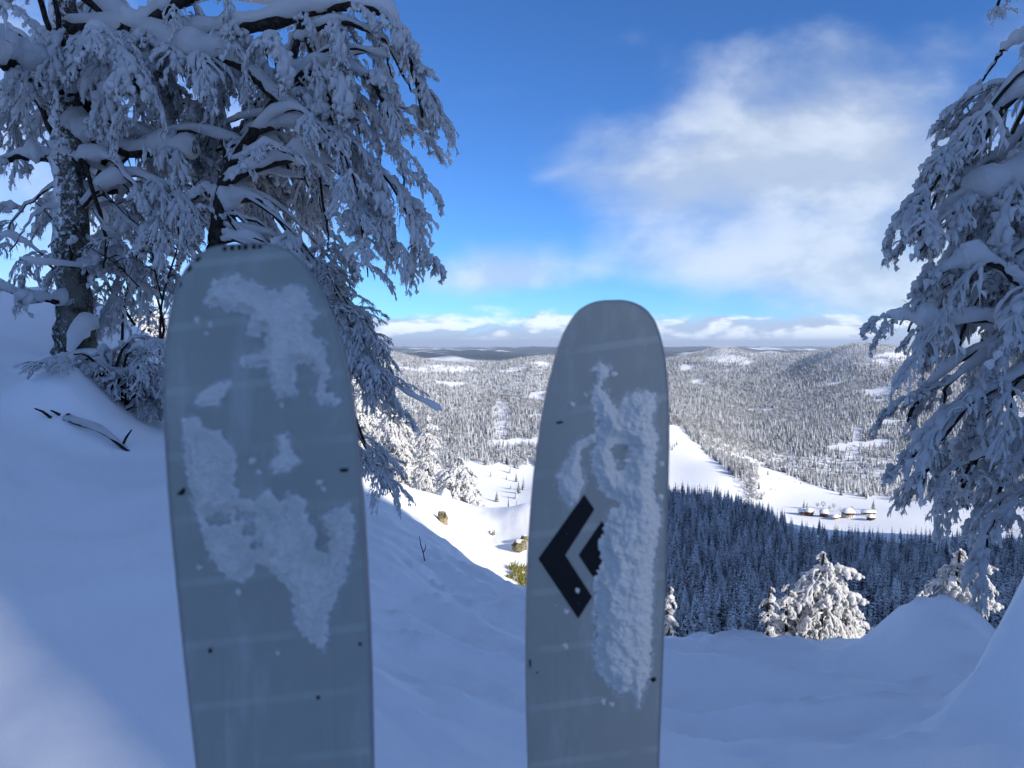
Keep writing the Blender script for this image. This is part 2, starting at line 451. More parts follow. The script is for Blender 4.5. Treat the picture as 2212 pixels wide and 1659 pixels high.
for px in (-400, 100, 500, 840, 1000, 1150, 1300, 1480, 1650, 1800, 2000, 2300, 2700):
    for py, r in ((782, 4200), (766, 6500), (757, 10000), (752, 18000), (750, 45000)):
        d = {6500: 5 * math.sin(px * 0.011), 10000: 3 * math.sin(px * 0.02 + 1)}.get(r, 0)
        cp_(px, py + d, r)
for dg in (-160, -120, -85, -60, 60, 85, 120, 160):
    for r in (4000, 45000): ca_(dg, r, -0.012 * r)

CT = np.array(CTRL)


def uv_(x, y):
    r = np.hypot(x, y); return np.arctan2(x, y) * 2.0, np.log(r + 1.2)


_cu, _cv = uv_(CT[:, 0], CT[:, 1]); _cr = np.hypot(CT[:, 0], CT[:, 1])
_w = CT[:, 2] / (_cr + 3.0)


def _k(d2): return np.sqrt(d2 + 0.01)


_A = -_k((_cu[:, None] - _cu) ** 2 + (_cv[:, None] - _cv) ** 2)
_n = len(CT); _A[np.arange(_n), np.arange(_n)] -= -0.0006
_B = np.zeros((_n + 3, _n + 3)); _B[:_n, :_n] = _A
_Pm = np.stack([np.ones(_n), _cu, _cv], 1); _B[:_n, _n:] = _Pm; _B[_n:, :_n] = _Pm.T
_sol = np.linalg.solve(_B, np.concatenate([_w, np.zeros(3)]))

# mounds of snow: (px, py of the top, range, radius m, height m)
MOUNDS = []
def mound(px, py, r, sx, sy, h, pw=1.0): p = pt(px, py, r); MOUNDS.append((p[0], p[1], sx, sy, h, pw))
mound(2022, 1440, 4.15, 0.20, 0.30, 0.40, 1.25)
mound(1990, 1440, 4.2, 0.34, 0.4, 0.03)
mound(2345, 1560, 3.3, 0.21, 0.17, 0.95)
mound(140, 905, 6.9, 0.24, 0.30, 0.34)
mound(215, 950, 6.5, 0.30, 0.16, 0.10)
mound(235, 770, 8.0, 0.30, 0.35, 0.30)
mound(965, 1080, 14.4, 0.15, 0.20, 0.48)
mound(1045, 1110, 14.2, 0.15, 0.2, 0.40)
mound(60, 700, 12.5, 1.2, 1.5, 0.3)
for _px, _py in ((1447, 1477), (1492, 1510), (1551, 1546), (1594, 1588), (1675, 1640)):          # hare prints
    mound(_px, _py, {1477: 3.75, 1510: 3.5, 1546: 3.3, 1588: 3.05, 1640: 2.75}[_py], 0.045, 0.03, -0.03)


def shade_terrain(x, y):
    """snowy crags behind the skier's right shoulder (a cleft cut in line with the sun lets one beam through),
    and the wooded shoulder of the mountain farther right that keeps the valley side in shade"""
    q = x * SUN_N[0] + y * SUN_N[1]; s = x * SUN_D[0] + y * SUN_D[1]
    a = sstep(7.2, 5.2, q + 0.3 * np.sin(s * 0.5)) * sstep(-14, -9, q) * sstep(54, 60, s) * sstep(92, 76, s)  # crags added out of view, ending where the foreground shadow should end
    beam_slot = sstep(0.15, 0.03, np.abs(q - 0.90 + 0.03 * np.sin(s * 1.3)))  # slot shaped to let a patch of sun reach the snow
    top = 33.0 + 1.2 * np.sin(q * 0.8) + 1.0 * np.sin(s * 0.5 + 1)
    out = a * (top - (top - 12.0) * beam_slot)
    c = sstep(830, 770, q + 12 * np.sin(s * .02)) * sstep(-100, 160, q) * sstep(110, 270, s) * sstep(620, 430, s)  # rise out of view, shaped to shade the valley forest
    return out + 165.0 * c


def height(x, y, detail=True):
    x = np.asarray(x, float); y = np.asarray(y, float); sh = x.shape
    xf, yf = x.ravel(), y.ravel(); out = np.empty(len(xf))
    for i in range(0, len(xf), 20000):
        u, v = uv_(xf[i:i + 20000], yf[i:i + 20000])
        K = -_k((u[:, None] - _cu) ** 2 + (v[:, None] - _cv) ** 2)
        w = K @ _sol[:_n] + _sol[_n] + u * _sol[_n + 1] + v * _sol[_n + 2]
        out[i:i + 20000] = w * (np.hypot(xf[i:i + 20000], yf[i:i + 20000]) + 3.0)
    r = np.hypot(xf, yf)
    for mx, my, sx, sy, h, pw in MOUNDS:
        q = ((xf - mx) / sx) ** 2 + ((yf - my) / sy) ** 2
        out += h * np.exp(-0.5 * q ** pw) * (q < 30)
    near = sstep(40, 18, r)
    if near.any() and detail:
        m = near > 0; xa, ya = xf[m], yf[m]
        # wind-worked ripples run down the slope, smooth drifts elsewhere
        rot = xa * 0.55 + ya * 0.83; acr = -xa * 0.83 + ya * 0.55
        wz = perlin2(xa * 0.8, ya * 0.8, 31) * 0.9
        rp = 1 - np.abs(perlin2(rot * 2.1 + wz, acr * 0.75 + wz, 5)) * 2
        rp2 = 1 - np.abs(perlin2(rot * 4.6 + wz, acr * 1.6, 9)) * 2
        rp3 = 1 - np.abs(perlin2(rot * 9.5 + 2 * wz, acr * 3.0, 13)) * 2
        amt = sstep(-1.7, -0.4, xa) * sstep(2.4, 3.4, np.hypot(xa, ya)) * (.15 + .85 * sstep(10, 6.5, np.hypot(xa, ya)))
        out[m] += near[m] * amt * (0.13 * (rp - .66) + 0.065 * (rp2 - .6) + 0.024 * (rp3 - .6) - .01)
        out[m] += near[m] * 0.085 * fbm(xa * 0.7, ya * 0.7, 3, 17)
        out[m] += near[m] * 0.020 * fbm(xa * 2.3, ya * 2.3, 4, 23)
    fa = sstep(250, 1200, r)
    out += fa * (np.minimum(r, 3000) * 0.017 * fbm(xf / 620.0, yf / 620.0, 4, 41))
    for hx, hr, dz, rad in ((1880, 2350, 24, 330), (1715, 2350, -30, 260), (1570, 2800, 26, 300), (1450, 2350, -16, 260), (1640, 1700, -14, 170), (1780, 1650, 16, 170), (1520, 1650, 14, 150),
                            (850, 2150, 22, 380), (1020, 2250, -26, 280), (1180, 2050, 20, 240), (930, 1600, 16, 170), (1090, 1500, -14, 150), (2050, 2500, -10, 250)):
        c = pt(hx, 760, hr); out += 1.5 * dz * np.exp(-((xf - c[0]) ** 2 + (yf - c[1]) ** 2) / (2 * rad * rad))
    fb = sstep(4500, 9000, r)
    out += fb * 55 * fbm(xf / 2600.0, yf / 2600.0, 4, 47)
    out += shade_terrain(xf, yf)
    return out.reshape(sh)


def drop(px, py, r0, r1, n=500):
    """where the line of sight through a picture point meets the ground between two ranges"""
    a, y, z = ray(px, py); h = math.hypot(a, y)
    r = np.geomspace(r0, r1, n); xs, ys = a / h * r, y / h * r
    g = height(xs, ys) - (ZC + z / h * r)
    k = np.argmax(g > 0) if (g > 0).any() else int(np.argmax(g))
    return np.array([xs[k], ys[k], height(xs[k:k + 1], ys[k:k + 1])[0]]), r[k]


def build_land():
    az = np.concatenate([np.arange(-180, -48, 4.0), np.arange(-48, -37, 0.8), np.arange(-37, 37.001, 0.165), np.arange(37.8, 48, 0.8), np.arange(48, 118, 1.5), np.arange(118, 124.5, .3), np.arange(124.5, 127.5, .1), np.arange(127.5, 140, .4), np.arange(140, 180, 1.5)])
    az = np.radians(np.concatenate([az, [180.0]]))
    rings = np.concatenate([[0.15, 0.6, 1.2, 1.7], np.geomspace(2.1, 16, 150), np.geomspace(16.6, 70, 36)])
    far = np.concatenate([np.geomspace(70, 4000, 215), np.geomspace(4100, 60000, 70)])
    def sheet(name, rr, mat):
        A, R = np.meshgrid(az, rr); x = R * np.sin(A); y = R * np.cos(A)
        z = height(x, y)
        V = np.stack([x, y, z], -1).reshape(-1, 3)
        n, m = A.shape; idx = np.arange(n * m).reshape(n, m)
        Q = np.stack([idx[:-1, :-1], idx[:-1, 1:], idx[1:, 1:], idx[1:, :-1]], -1).reshape(-1, 4)[:, ::-1]
        o = mesh_obj(name, V, Q, mat); o['kind'] = 'structure'
        return o, z
    a, z0 = sheet('snow_ground', rings, M_SNOW)
    b, z1 = sheet('hills', far, M_TERR)
    return min(z0.min(), z1.min())


ZMIN = build_land()


# ------------------------------------------------------------------ scatter by geometry nodes (for stuff only)
def scatter(name, pts, rot, scl, idx, sources, parent=None):
    me = bpy.data.meshes.new(name); n = len(pts)
    me.vertices.add(n); me.vertices.foreach_set('co', np.asarray(pts, np.float32).ravel())
    a = me.attributes.new('turn', 'FLOAT_VECTOR', 'POINT'); a.data.foreach_set('vector', np.asarray(rot, np.float32).ravel())
    a = me.attributes.new('size', 'FLOAT_VECTOR', 'POINT')
    scl = np.asarray(scl, np.float32)
    if scl.ndim == 1: scl = np.repeat(scl[:, None], 3, 1)
    a.data.foreach_set('vector', scl.ravel())
    a = me.attributes.new('which', 'INT', 'POINT'); a.data.foreach_set('value', np.asarray(idx, np.int32))
    o = bpy.data.objects.new(name, me); COL.objects.link(o)
    if parent is not None: o.parent = parent
    o['kind'] = 'stuff'
    ng = bpy.data.node_groups.new(name + '_scatter', 'GeometryNodeTree')
    ng.interface.new_socket('Geometry', in_out='INPUT', socket_type='NodeSocketGeometry')
    ng.interface.new_socket('Geometry', in_out='OUTPUT', socket_type='NodeSocketGeometry')
    gi = ng.nodes.new('NodeGroupInput'); go = ng.nodes.new('NodeGroupOutput')
    jn = ng.nodes.new('GeometryNodeJoinGeometry')
    def attr(nm, tp):
        x = ng.nodes.new('GeometryNodeInputNamedAttribute'); x.data_type = tp; x.inputs['Name'].default_value = nm
        return [s for s in x.outputs if s.enabled][0]
    t, s, w = attr('turn', 'FLOAT_VECTOR'), attr('size', 'FLOAT_VECTOR'), attr('which', 'INT')
    e2r = ng.nodes.new('FunctionNodeEulerToRotation'); ng.links.new(t, e2r.inputs[0])
    for k, src in enumerate(sources):
        oi = ng.nodes.new('GeometryNodeObjectInfo'); oi.transform_space = 'ORIGINAL'; oi.inputs[0].default_value = src
        c = ng.nodes.new('FunctionNodeCompare'); c.data_type = 'INT'; c.operation = 'EQUAL'
        ins = [q for q in c.inputs if q.enabled]
        ng.links.new(w, ins[0]); ins[1].default_value = k
        ip = ng.nodes.new('GeometryNodeInstanceOnPoints')
        ng.links.new(gi.outputs[0], ip.inputs['Points']); ng.links.new(c.outputs[0], ip.inputs['Selection'])
        ng.links.new(oi.outputs['Geometry'], ip.inputs['Instance'])
        ng.links.new(e2r.outputs[0], ip.inputs['Rotation']); ng.links.new(s, ip.inputs['Scale'])
        ng.links.new(ip.outputs[0], jn.inputs[0])
    ng.links.new(jn.outputs[0], go.inputs[0])
    md = o.modifiers.new('scatter', 'NODES'); md.node_group = ng
    return o


# ------------------------------------------------------------------ far trees
def spruce_mesh(name, mat, rng, H=20.0, tiers=17, spread=0.17, per=9):
    """crown of a spruce: whorls of drooping, folded sprays"""
    acc = Acc()
    for k in range(tiers):
        f = k / (tiers - 1); z = H * (0.06 + 0.90 * f)
        R = H * spread * ((1 - f) ** 0.85 * 0.94 + 0.05) * rng.uniform(0.85, 1.12)
        n = max(4, int(per * (1 - 0.5 * f)))
        ph = rng.random() * 6.28
        for j in range(n):
            a = ph + (j + rng.uniform(-.25, .25)) / n * 6.283; L = R * rng.uniform(0.7, 1.15)
            d = np.array([math.cos(a), math.sin(a), 0]); s = np.array([-math.sin(a), math.cos(a), 0]); u = np.array([0, 0, 1.])
            dr = L * rng.uniform(0.35, 0.65); w = L * rng.uniform(0.26, 0.38) + 0.1
            zz = z + rng.uniform(-.25, .25) * H / tiers
            c0 = u * (zz + .10 * L); c1 = d * L * .5 + u * (zz - dr * .30); c2 = d * L * .85 + u * (zz - dr * .8); c3 = d * L + u * (zz - dr * 1.05)
            fold = w * .55
            V = [c0, c1 + s * w - u * fold, c1, c1 - s * w - u * fold, c2 + s * w * .6 - u * fold * .6, c2, c2 - s * w * .6 - u * fold * .6, c3]
            acc.add(V, [(0, 2, 1, 0)[:3] + (0,), ][:0] or [(1, 4, 5, 2), (2, 5, 6, 3)])
            b = acc.n - 8
            acc.T += [(b, b + 1, b + 2), (b, b + 2, b + 3), (b + 4, b + 7, b + 5), (b + 5, b + 7, b + 6)]
    # leader
    b = acc.n
    acc.add([(0.12, 0, H * .93), (-.06, .1, H * .93), (-.06, -.1, H * .93), (0, 0, H * 1.01)], np.zeros((0, 4), int))
    acc.T += [(b, b + 1, b + 3), (b + 1, b + 2, b + 3), (b + 2, b, b + 3)]
    V, Q, _ = acc.data()
    return V, [Q[:, ::-1], np.array(acc.T)[:, ::-1]]


def decid_mesh(rng, H=15.0):
    """frosted bare crown: a cloud of twig-clump faces on forked limbs"""
    acc = Acc()
    for k in range(7):
        a = rng.random() * 6.28; t = rng.uniform(.2, .5)
        e = np.array([math.cos(a) * H * .28 * rng.uniform(.4, 1), math.sin(a) * H * .28 * rng.uniform(.4, 1), H * rng.uniform(.6, .92)])
        P = smooth_poly([np.array([0, 0, H * t * .6]), np.array([e[0] * .3, e[1] * .3, H * (t * .6 + .15)]), e], 5)
        tubes(acc, P, np.linspace(.16, .04, 5), 4)
    for k in range(330):
        v = rng.normal(size=3); v /= np.linalg.norm(v); v *= rng.uniform(.5, 1.0) ** .5
        c = np.array([v[0] * H * .33, v[1] * H * .33, H * .62 + v[2] * H * .34])
        s = H * rng.uniform(.018, .045)
        a, b = rng.normal(size=3), rng.normal(size=3); a /= np.linalg.norm(a); b -= a * (a @ b); b /= np.linalg.norm(b)
        acc.add([c - a * s, c - b * s * .5, c + a * s * 1.3, c + b * s * .5], [(0, 1, 2, 3)])
    V, Q, _ = acc.data()
    return V, Q


def to_mesh(name, V, F, mat):
    o = mesh_obj(name, V, F, mat, smooth=False); me = o.data
    bpy.data.objects.remove(o); return me


_r = np.random.default_rng(11)
SPR_D = [to_mesh('crown', *spruce_mesh('s', None, _r, 20, t, s, p), M_SPR_DARK) for t, s, p in ((20, .18, 9), (18, .205, 9), (22, .165, 9), (17, .19, 10))]
SPR_S = [to_mesh('crown', *spruce_mesh('s', None, _r, 18, t, s, p), M_SPR_SNOW) for t, s, p in ((13, .17, 8), (14, .15, 8), (12, .19, 8))]
DEC = [to_mesh('crown', *decid_mesh(_r), M_DECID) for _ in range(2)]
_acc = Acc(); tubes(_acc, np.array([(0, 0, -1.5), (0, 0, 4), (0, 0, 12), (0, 0, 19)], float), np.array([.28, .24, .14, .03]), 6)
_o = _acc.obj('trunk', M_BARK); TRUNK_FAR = _o.data; bpy.data.objects.remove(_o)
_acc = Acc(); tubes(_acc, np.array([(0, 0, -1.5), (0, 0, 4), (.1, 0, 8)], float), np.array([.22, .18, .08]), 6)
_o = _acc.obj('trunk', M_BARK); TRUNK_DEC = _o.data; bpy.data.objects.remove(_o)


def far_tree(kind, me, pos, size, turn, label, cat, group=None, wid=1.0):
    e = empty(kind, pos, label, cat, group); e.rotation_euler = (0, 0, turn); e.scale = (size * wid, size * wid, size)
    for nm, m in (('trunk', TRUNK_DEC if me in DEC else TRUNK_FAR), ('crown', me)):
        o = bpy.data.objects.new(nm, m); COL.objects.link(o); o.parent = e
    return e


def build_forests():
    rng = np.random.default_rng(5)
    # ---- shaded spruce forest on the near side of the valley
    sp = 7.0
    X, Y = np.meshgrid(np.arange(-160, 720, sp), np.arange(230, 900, sp))
    x = X.ravel() + rng.uniform(-.45, .45, X.size) * sp; y = Y.ravel() + rng.uniform(-.45, .45, X.size) * sp
    z = height(x, y); r = np.hypot(x, y); H = np.clip(rng.normal(20.5, 4.2, len(x)), 9, 29)
    px, pytop = proj(x, y, z + H); _, pyb = proj(x, y, z)
    lim = np.interp(px, [1180, 1300, 1440, 1560, 1640, 1720, 1800, 1900, 2300], [1150, 1070, 1040, 1046, 1072, 1118, 1132, 1138, 1140]) + rng.normal(0, 5, len(x))
    ok = (r > 290) & (r < 860) & (px > 1165 + 40 * np.sin(y * .03)) & (px < 2320) & (pytop > lim) & (pytop < 1440)
    gap = fbm(x / 60, y / 60, 2, 71); ok &= gap > -0.62
    x, y, z, H, px, pyb, r = [q[ok] for q in (x, y, z, H, px, pyb, r)]
    order = np.argsort(r + 1e4 * ((px > 1900) | (px < 1432)) + 1e4 * (proj(x, y, z + H)[1] > 1370))
    near = order[:190]; rest = order[190:]
    for i in near:
        far_tree('spruce_tree', SPR_D[rng.integers(4)], (x[i], y[i], z[i] - .3), H[i] / 20, rng.random() * 6.28,
                 'snow-dusted dark spruce on the shaded wooded slope behind the sunlit snowy tree', 'tree', 'spruces on the shaded slope', rng.uniform(.85, 1.15))
    # the sources are crowns of standing trees
    src = {}
    for o in COL.objects:
        if o.name.startswith('crown') and o.data in SPR_D: src.setdefault(SPR_D.index(o.data), o)
    S4 = [src[k] for k in sorted(src)]
    k = len(rest)
    o = scatter('shaded_spruce_forest', np.stack([x, y, z - .3], 1)[rest], np.stack([np.zeros(k), np.zeros(k), rng.random(k) * 6.28], 1),
                np.stack([H[rest] / 20 * rng.uniform(.85, 1.15, k)] * 2 + [H[rest] / 20], 1), rng.integers(0, len(S4), k), S4)
    tag(o, 'dense dark snow-dusted spruce forest on the shaded valley side', 'forest')
    # ---- single trees on the meadows
    lone = (  # picture point of the foot, height, width, label
        (1103, 1023, 16, 1.1, 'topmost dark spruce on the bright snowfield between the skis'), (1115, 1041, 15, 1.1, 'dark spruce second from the top of the snowfield cluster between the skis'),
        (1131, 1058, 19, 1.2, 'tallest dark spruce on the snowfield, rightmost of the cluster between the skis'), (1120, 1066, 17, 1.2, 'dark spruce just left of the tallest one on the snowfield between the skis'),
        (1115, 1077, 13, 1.3, 'lowest dark spruce of the snowfield cluster between the skis'), (1073, 1084, 14, 1.4, 'squat dark spruce standing alone at the lower left of the snowfield'),
        (1060, 1030, 10, .8, 'thin spruce at the upper left of the snowfield between the skis'), (1094, 1036, 9, 1.0, 'small spruce left of the cluster on the snowfield between the skis'), (1104, 1057, 8, 1.4, 'small round spruce left of the snowfield cluster'),
        (1817, 1070, 12, 1.5, 'stout dark spruce at the upper edge of the village meadow'), (1873, 1078, 12, 1.5, 'stout dark spruce at the right end of the village meadow edge'), (1887, 1102, 14, 1.3, 'dark spruce beside the right beech, above the row house'),
        (1737, 1100, 12, 1.3, 'taller of two dark spruces behind the leftmost village house'), (1744, 1099, 9, 1.3, 'shorter of two dark spruces behind the leftmost village house'), (1659, 1026, 9, .9, 'small spruce at the top left corner of the village meadow'),
        (1683, 1036, 4, 1.2, 'tiny spruce on the upper left of the village meadow'), (1717, 1043, 4, 1.2, 'tiny spruce near the middle of the upper village meadow'), (1730, 1046, 4, 1.2, 'tiny spruce right of the middle of the upper village meadow'),
        (1666, 1058, 6, 1.0, 'small spruce on the left of the village meadow'), (1676, 1060, 4, 1.0, 'tiny spruce right beside the small one on the left of the village meadow'))
    for px, py, h, wd, lab in lone:
        p, r = drop(px, py, 700, 1500)
        far_tree('spruce_tree', SPR_D[rng.integers(4)], p, h / 20, rng.random() * 6.28, lab, 'tree', 'lone spruces on the snowfields', wd)
    rowpts = smooth_poly([(1653, 1006), (1700, 1024), (1740, 1040), (1800, 1058), (1876, 1076)], 30)
    for px, py in rowpts:
        p, r = drop(px + rng.uniform(-3, 3), py + rng.uniform(-3, 3), 900, 1600)
        far_tree('spruce_tree', SPR_D[rng.integers(4)], p, rng.uniform(7, 15) / 20, rng.random() * 6.28,
                 'dark spruce in the broken row along the top of the village meadow', 'tree', 'row of spruces above the village meadow', rng.uniform(.9, 1.3))
    rowpts = smooth_poly([(1474, 926), (1500, 950), (1530, 980), (1560, 1005), (1592, 1034)], 46)
    for px, py in rowpts:
        p, r = drop(px + rng.uniform(0, 14), py + rng.uniform(-6, 3), 850, 1600)
        far_tree('spruce_tree', SPR_S[rng.integers(3)] if rng.random() < .5 else SPR_D[rng.integers(4)], p, rng.uniform(11, 19) / 20, rng.random() * 6.28,
                 'spruce in the line edging the right side of the bright open snow slope', 'tree', 'line of spruces edging the open slope')
    for px, py in ((1447, 968), (1452, 972), (1457, 966), (1462, 962)):
        p, r = drop(px, py, 850, 1600)
        far_tree('spruce_tree', SPR_D[rng.integers(4)], p, rng.uniform(8, 13) / 20, rng.random() * 6.28,
                 'spruce in the small clump on the open slope beside the right ski edge', 'tree', 'small clump beside the right ski')
    for px, py, h in ((1766, 1098, 7), (1778, 1099, 9), (1801, 1101, 8), (1792, 1103, 6), (1815, 1106, 6), (1840, 1105, 6)):
        p, r = drop(px, py, 700, 1500)
        far_tree('bare_tree', DEC[rng.integers(2)], p, h / 15, rng.random() * 6.28, 'small bare frosted tree among the village houses', 'tree', 'bare trees in the village')
    # ---- far woods on the sunlit hills
    sp = 6.4
    X, Y = np.meshgrid(np.arange(-2300, 2500, sp), np.arange(850, 3900, sp))
    x = X.ravel() + rng.uniform(-.5, .5, X.size) * sp; y = Y.ravel() + rng.uniform(-.5, .5, X.size) * sp
    r = np.hypot(x, y); az = np.arctan2(x, y)
    ok = (r > 950) & (r < 3700) & (np.abs(az) < .66)
    ok &= rng.random(len(x)) < np.interp(r, [950, 2200, 3700], [1.0, .95, .55])
    x, y, r = x[ok], y[ok], r[ok]
    px, _ = proj(x, y, 0 * x + ZC)
    # hills behind the beech on the left and under the frame are never seen
    ok = (px > 330) & (px < 2240); x, y, r, px = x[ok], y[ok], r[ok], px[ok]
    z = height(x, y); _, py = proj(x, y, z)
    open1 = (px > 1000) & (px < 1300) & (r < 1125 + 14 * np.sin(px * .1))
    open1 |= (px <= 1000) & (r < 1050)
    edge = np.interp(py, [915, 950, 980, 1005, 1034, 1060], [1466, 1497, 1528, 1560, 1592, 1620])
    open2 = (px > 1290) & (px < edge) & (r < 1320)
    top = np.interp(px, [1640, 1700, 1740, 1800, 1876, 1950, 2240], [1008, 1022, 1039, 1057, 1074, 1082, 1086])
    open3 = (px >= 1640) & (py > top)
    open3 &= px > np.interp(py, [1003, 1030, 1060, 1090, 1115], [1638, 1642, 1650, 1672, 1700])
    hole = fbm(x / 130.0, y / 130.0, 3, 83)
    thin = sstep(.30, .48, hole)
    thin = np.maximum(thin, .5 * ((px > 1650) & (py > 975) & (r < 1450)))                     # thinned wood above the meadow
    thin = np.maximum(thin, .9 * (np.abs(px - (1857 - (py - 935) * .08)) < 7) * ((py > 920) & (py < 985)))   # the ride cut through the wood
    thin = np.maximum(thin, .85 * (((px - 970) / 62) ** 2 + ((py - 797) / 9) ** 2 < 1))
    thin = np.maximum(thin, .7 * (((px - 1085) / 22) ** 2 + ((py - 905) / 40) ** 2 < 1))
    thin = np.maximum(thin, .7 * (((px - 1570) / 45) ** 2 + ((py - 775) / 9) ** 2 < 1) * (r > 2300))
    keep = ~(open1 | open2 | open3) & (rng.random(len(x)) > thin) & (z < 60)
    x, y, z, r, px, py = [q[keep] for q in (x, y, z, r, px, py)]
    k = len(x)
    # frost thickens with height; broadleaved belts lower down
    alt = sstep(-190, -40, z + 35 * fbm(x / 200, y / 200, 2, 91))
    dec = rng.random(k) < np.clip(.10 + .55 * sstep(.0, .35, fbm(x / 240, y / 240, 3, 97)) * sstep(-30, -110, z), 0, .75)
    low_right = sstep(.10, .24, x / y) * sstep(-45, -85, z)          # fewer snowy spruces low down on the right-hand hill
    snowy = rng.random(k) < np.clip(alt * 1.05, .12, 1) * (1 - .8 * low_right)
    which = np.where(dec, 7 + rng.integers(0, 2, k), np.where(snowy, 4 + rng.integers(0, 3, k), rng.integers(0, 4, k)))
    S3 = []
    for o in COL.objects:
        if o.name.startswith('crown') and o.data in SPR_S and o.data not in [q.data for q in S3]: S3.append(o)
    S3.sort(key=lambda o: SPR_S.index(o.data))
    S2 = []
    for o in COL.objects:
        if o.name.startswith('crown') and o.data in DEC and o.data not in [q.data for q in S2]: S2.append(o)
    S2.sort(key=lambda o: DEC.index(o.data))
    sc = rng.uniform(.42, .80, k) * np.where(z > -40, .85, 1.0)
    o = scatter('snowy_hill_forest', np.stack([x, y, z - .4], 1), np.stack([np.zeros(k), np.zeros(k), rng.random(k) * 6.28], 1),
                np.stack([sc * rng.uniform(.9, 1.25, k)] * 2 + [sc], 1), which, S4 + S3 + S2)
    tag(o, 'sunlit snow-covered forest spread over the far hills', 'forest')
    print('FOREST', len(near), len(rest), k, len(S4), len(S3), len(S2))


build_forests()


# ------------------------------------------------------------------ snow-laden boughs
def twig_line(p0, az, pit0, pit1, L, n, rng, wob=0.12):
    t = np.linspace(0, 1, n)
    pit = pit0 + (pit1 - pit0) * t ** 0.8 + np.cumsum(rng.normal(0, wob * .35, n))
    a = az + np.cumsum(rng.normal(0, wob * .5, n))
    d = np.stack([np.cos(a) * np.cos(pit), np.sin(a) * np.cos(pit), np.sin(pit)], 1) * (L / (n - 1))
    return np.asarray(p0) + np.concatenate([[np.zeros(3)], np.cumsum(d, 0)[:-1]])


def taper(n, a, b, end=0.25):
    r = np.linspace(a, b, n); r[0] *= .5; r[-1] *= end; r[-2] *= .5 + .5 * end; return r


def spray_mesh(rng, hang, snow, side=9, L=0.85):
    """one bough-end: a drooping twig with herringbone side twigs, each carrying its ridge of snow"""
    acc = Acc(); SN, DK = 0, 1
    p0, p1 = (math.radians(-25), math.radians(-88)) if hang == 2 else (math.radians(5), math.radians(-70)) if hang == 1 else (math.radians(12), math.radians(-35))
    M = twig_line((0, 0, 0), 0, p0, p1, L, 16, rng, .10)
    lines = [(M, .027 * snow, .0070)]
    for k in range(side):
        f = (k + .6 + rng.uniform(-.3, .3)) / side; i = int(np.clip(f * 15, 1, 13)); sgn = 1 if k % 2 else -1
        pit = p0 + (p1 - p0) * f ** .8
        l = L * (.56 - .30 * f) * rng.uniform(.7, 1.25)
        az = sgn * (rng.uniform(.35, 1.0) if hang == 2 else rng.uniform(.5, 1.1))
        T = twig_line(M[i], az, pit * .6, p1 - .05 if hang else min(pit * 1.0, p1) - .2, l, 11, rng, .16)
        lines.append((T, .021 * snow, .0050))
        for j in range(rng.integers(2, 5)):
            q = rng.integers(2, 10); s2 = 1 if j % 2 else -1
            U = twig_line(T[q], az + s2 * rng.uniform(.5, 1.1), pit * .7, p1 - .1, l * rng.uniform(.22, .42), 6, rng, .2)
            lines.append((U, .016 * snow, .0038))
    for P, rs, rd in lines:
        n = len(P)
        if rs > 0 and rng.random() < (0.95 if snow > .6 else .6):
            lump = np.clip(1 + .55 * np.convolve(rng.normal(size=n + 2), [.4, .8, .4], 'valid'), .45, 1.9)
            tubes(acc, P, taper(n, rs * 1.1, rs * .85, .4) * lump, 7, SN, 1.1, 1.1, .7, .34, rng)
        # the dark twig under it, its tip bare
        e = P[-1] + (P[-1] - P[-2]) * rng.uniform(.4, 1.6)
        oa = rng.random() * 6.28
        D = np.vstack([P[::2] if n % 2 else np.vstack([P[::2], P[-1:]]), e]) + np.array([math.cos(oa) * rs * .75, math.sin(oa) * rs * .75, -rs * .45])
        D[0] = P[0]
        if rng.random() < .62: tubes(acc, D, np.linspace(rd, rd * .55, len(D)) * .9, 3, DK)
        # bare spurs
        for j in range(int(n * .2)):
            q = rng.integers(1, n); b = P[q] - np.array([0, 0, rs * .3])
            a = rng.random() * 6.28; el = rng.uniform(-1.2, .4); l = rng.uniform(.04, .10)
            v = np.array([math.cos(a) * math.cos(el), math.sin(a) * math.cos(el), math.sin(el)]) * l
            tubes(acc, np.array([b, b + v * .6 + np.array([0, 0, .004]), b + v]), np.array([.0034, .0028, .0016]), 3, DK)
    V, Q, m = acc.data()
    o = mesh_obj('bough', V, Q, None, None, True, m, [M_TSNOW, M_BARK]); me = o.data; bpy.data.objects.remove(o)
    return me


_r = np.random.default_rng(21)
SPRAYS = [spray_mesh(_r, 2, 1.15, 12, 1.15), spray_mesh(_r, 2, 1.0, 12, 1.0), spray_mesh(_r, 2, 1.35, 10, .95), spray_mesh(_r, 1, 1.2, 12, 1.0), spray_mesh(_r, 1, 1.0, 12, .95),
          spray_mesh(_r, 1, 1.7, 9, .80), spray_mesh(_r, 0, 1.6, 9, .75), spray_mesh(_r, 1, .6, 13, 1.0), spray_mesh(_r, 0, .5, 13, .95), spray_mesh(_r, 2, .8, 13, 1.15)]
SPRAY_OBJ = []


def snow_on(acc, P, R, k, rng, m=0, sides=9, lift=1.0):
    n = len(P)
    lump = np.clip(1 + .30 * np.convolve(rng.normal(size=n + 4), [.2, .5, .6, .5, .2], 'valid'), .55, 1.7)
    t = np.gradient(P, axis=0); t /= np.linalg.norm(t, axis=1, keepdims=True)
    flat = np.clip(1.2 - 1.15 * np.abs(t[:, 2]), .08, 1)
    rr = (R * .9 * np.clip(flat * 1.5, 0, 1) + k * flat) * lump; rr[0] *= .6; rr[-1] *= .3
    Q = P + np.array([0, 0, 1.0]) * ((R * .55 + k * .45 * flat) * lift)[:, None]
    tubes(acc, Q, rr, sides, m, 1.0, .85, 0.0, .16, rng)


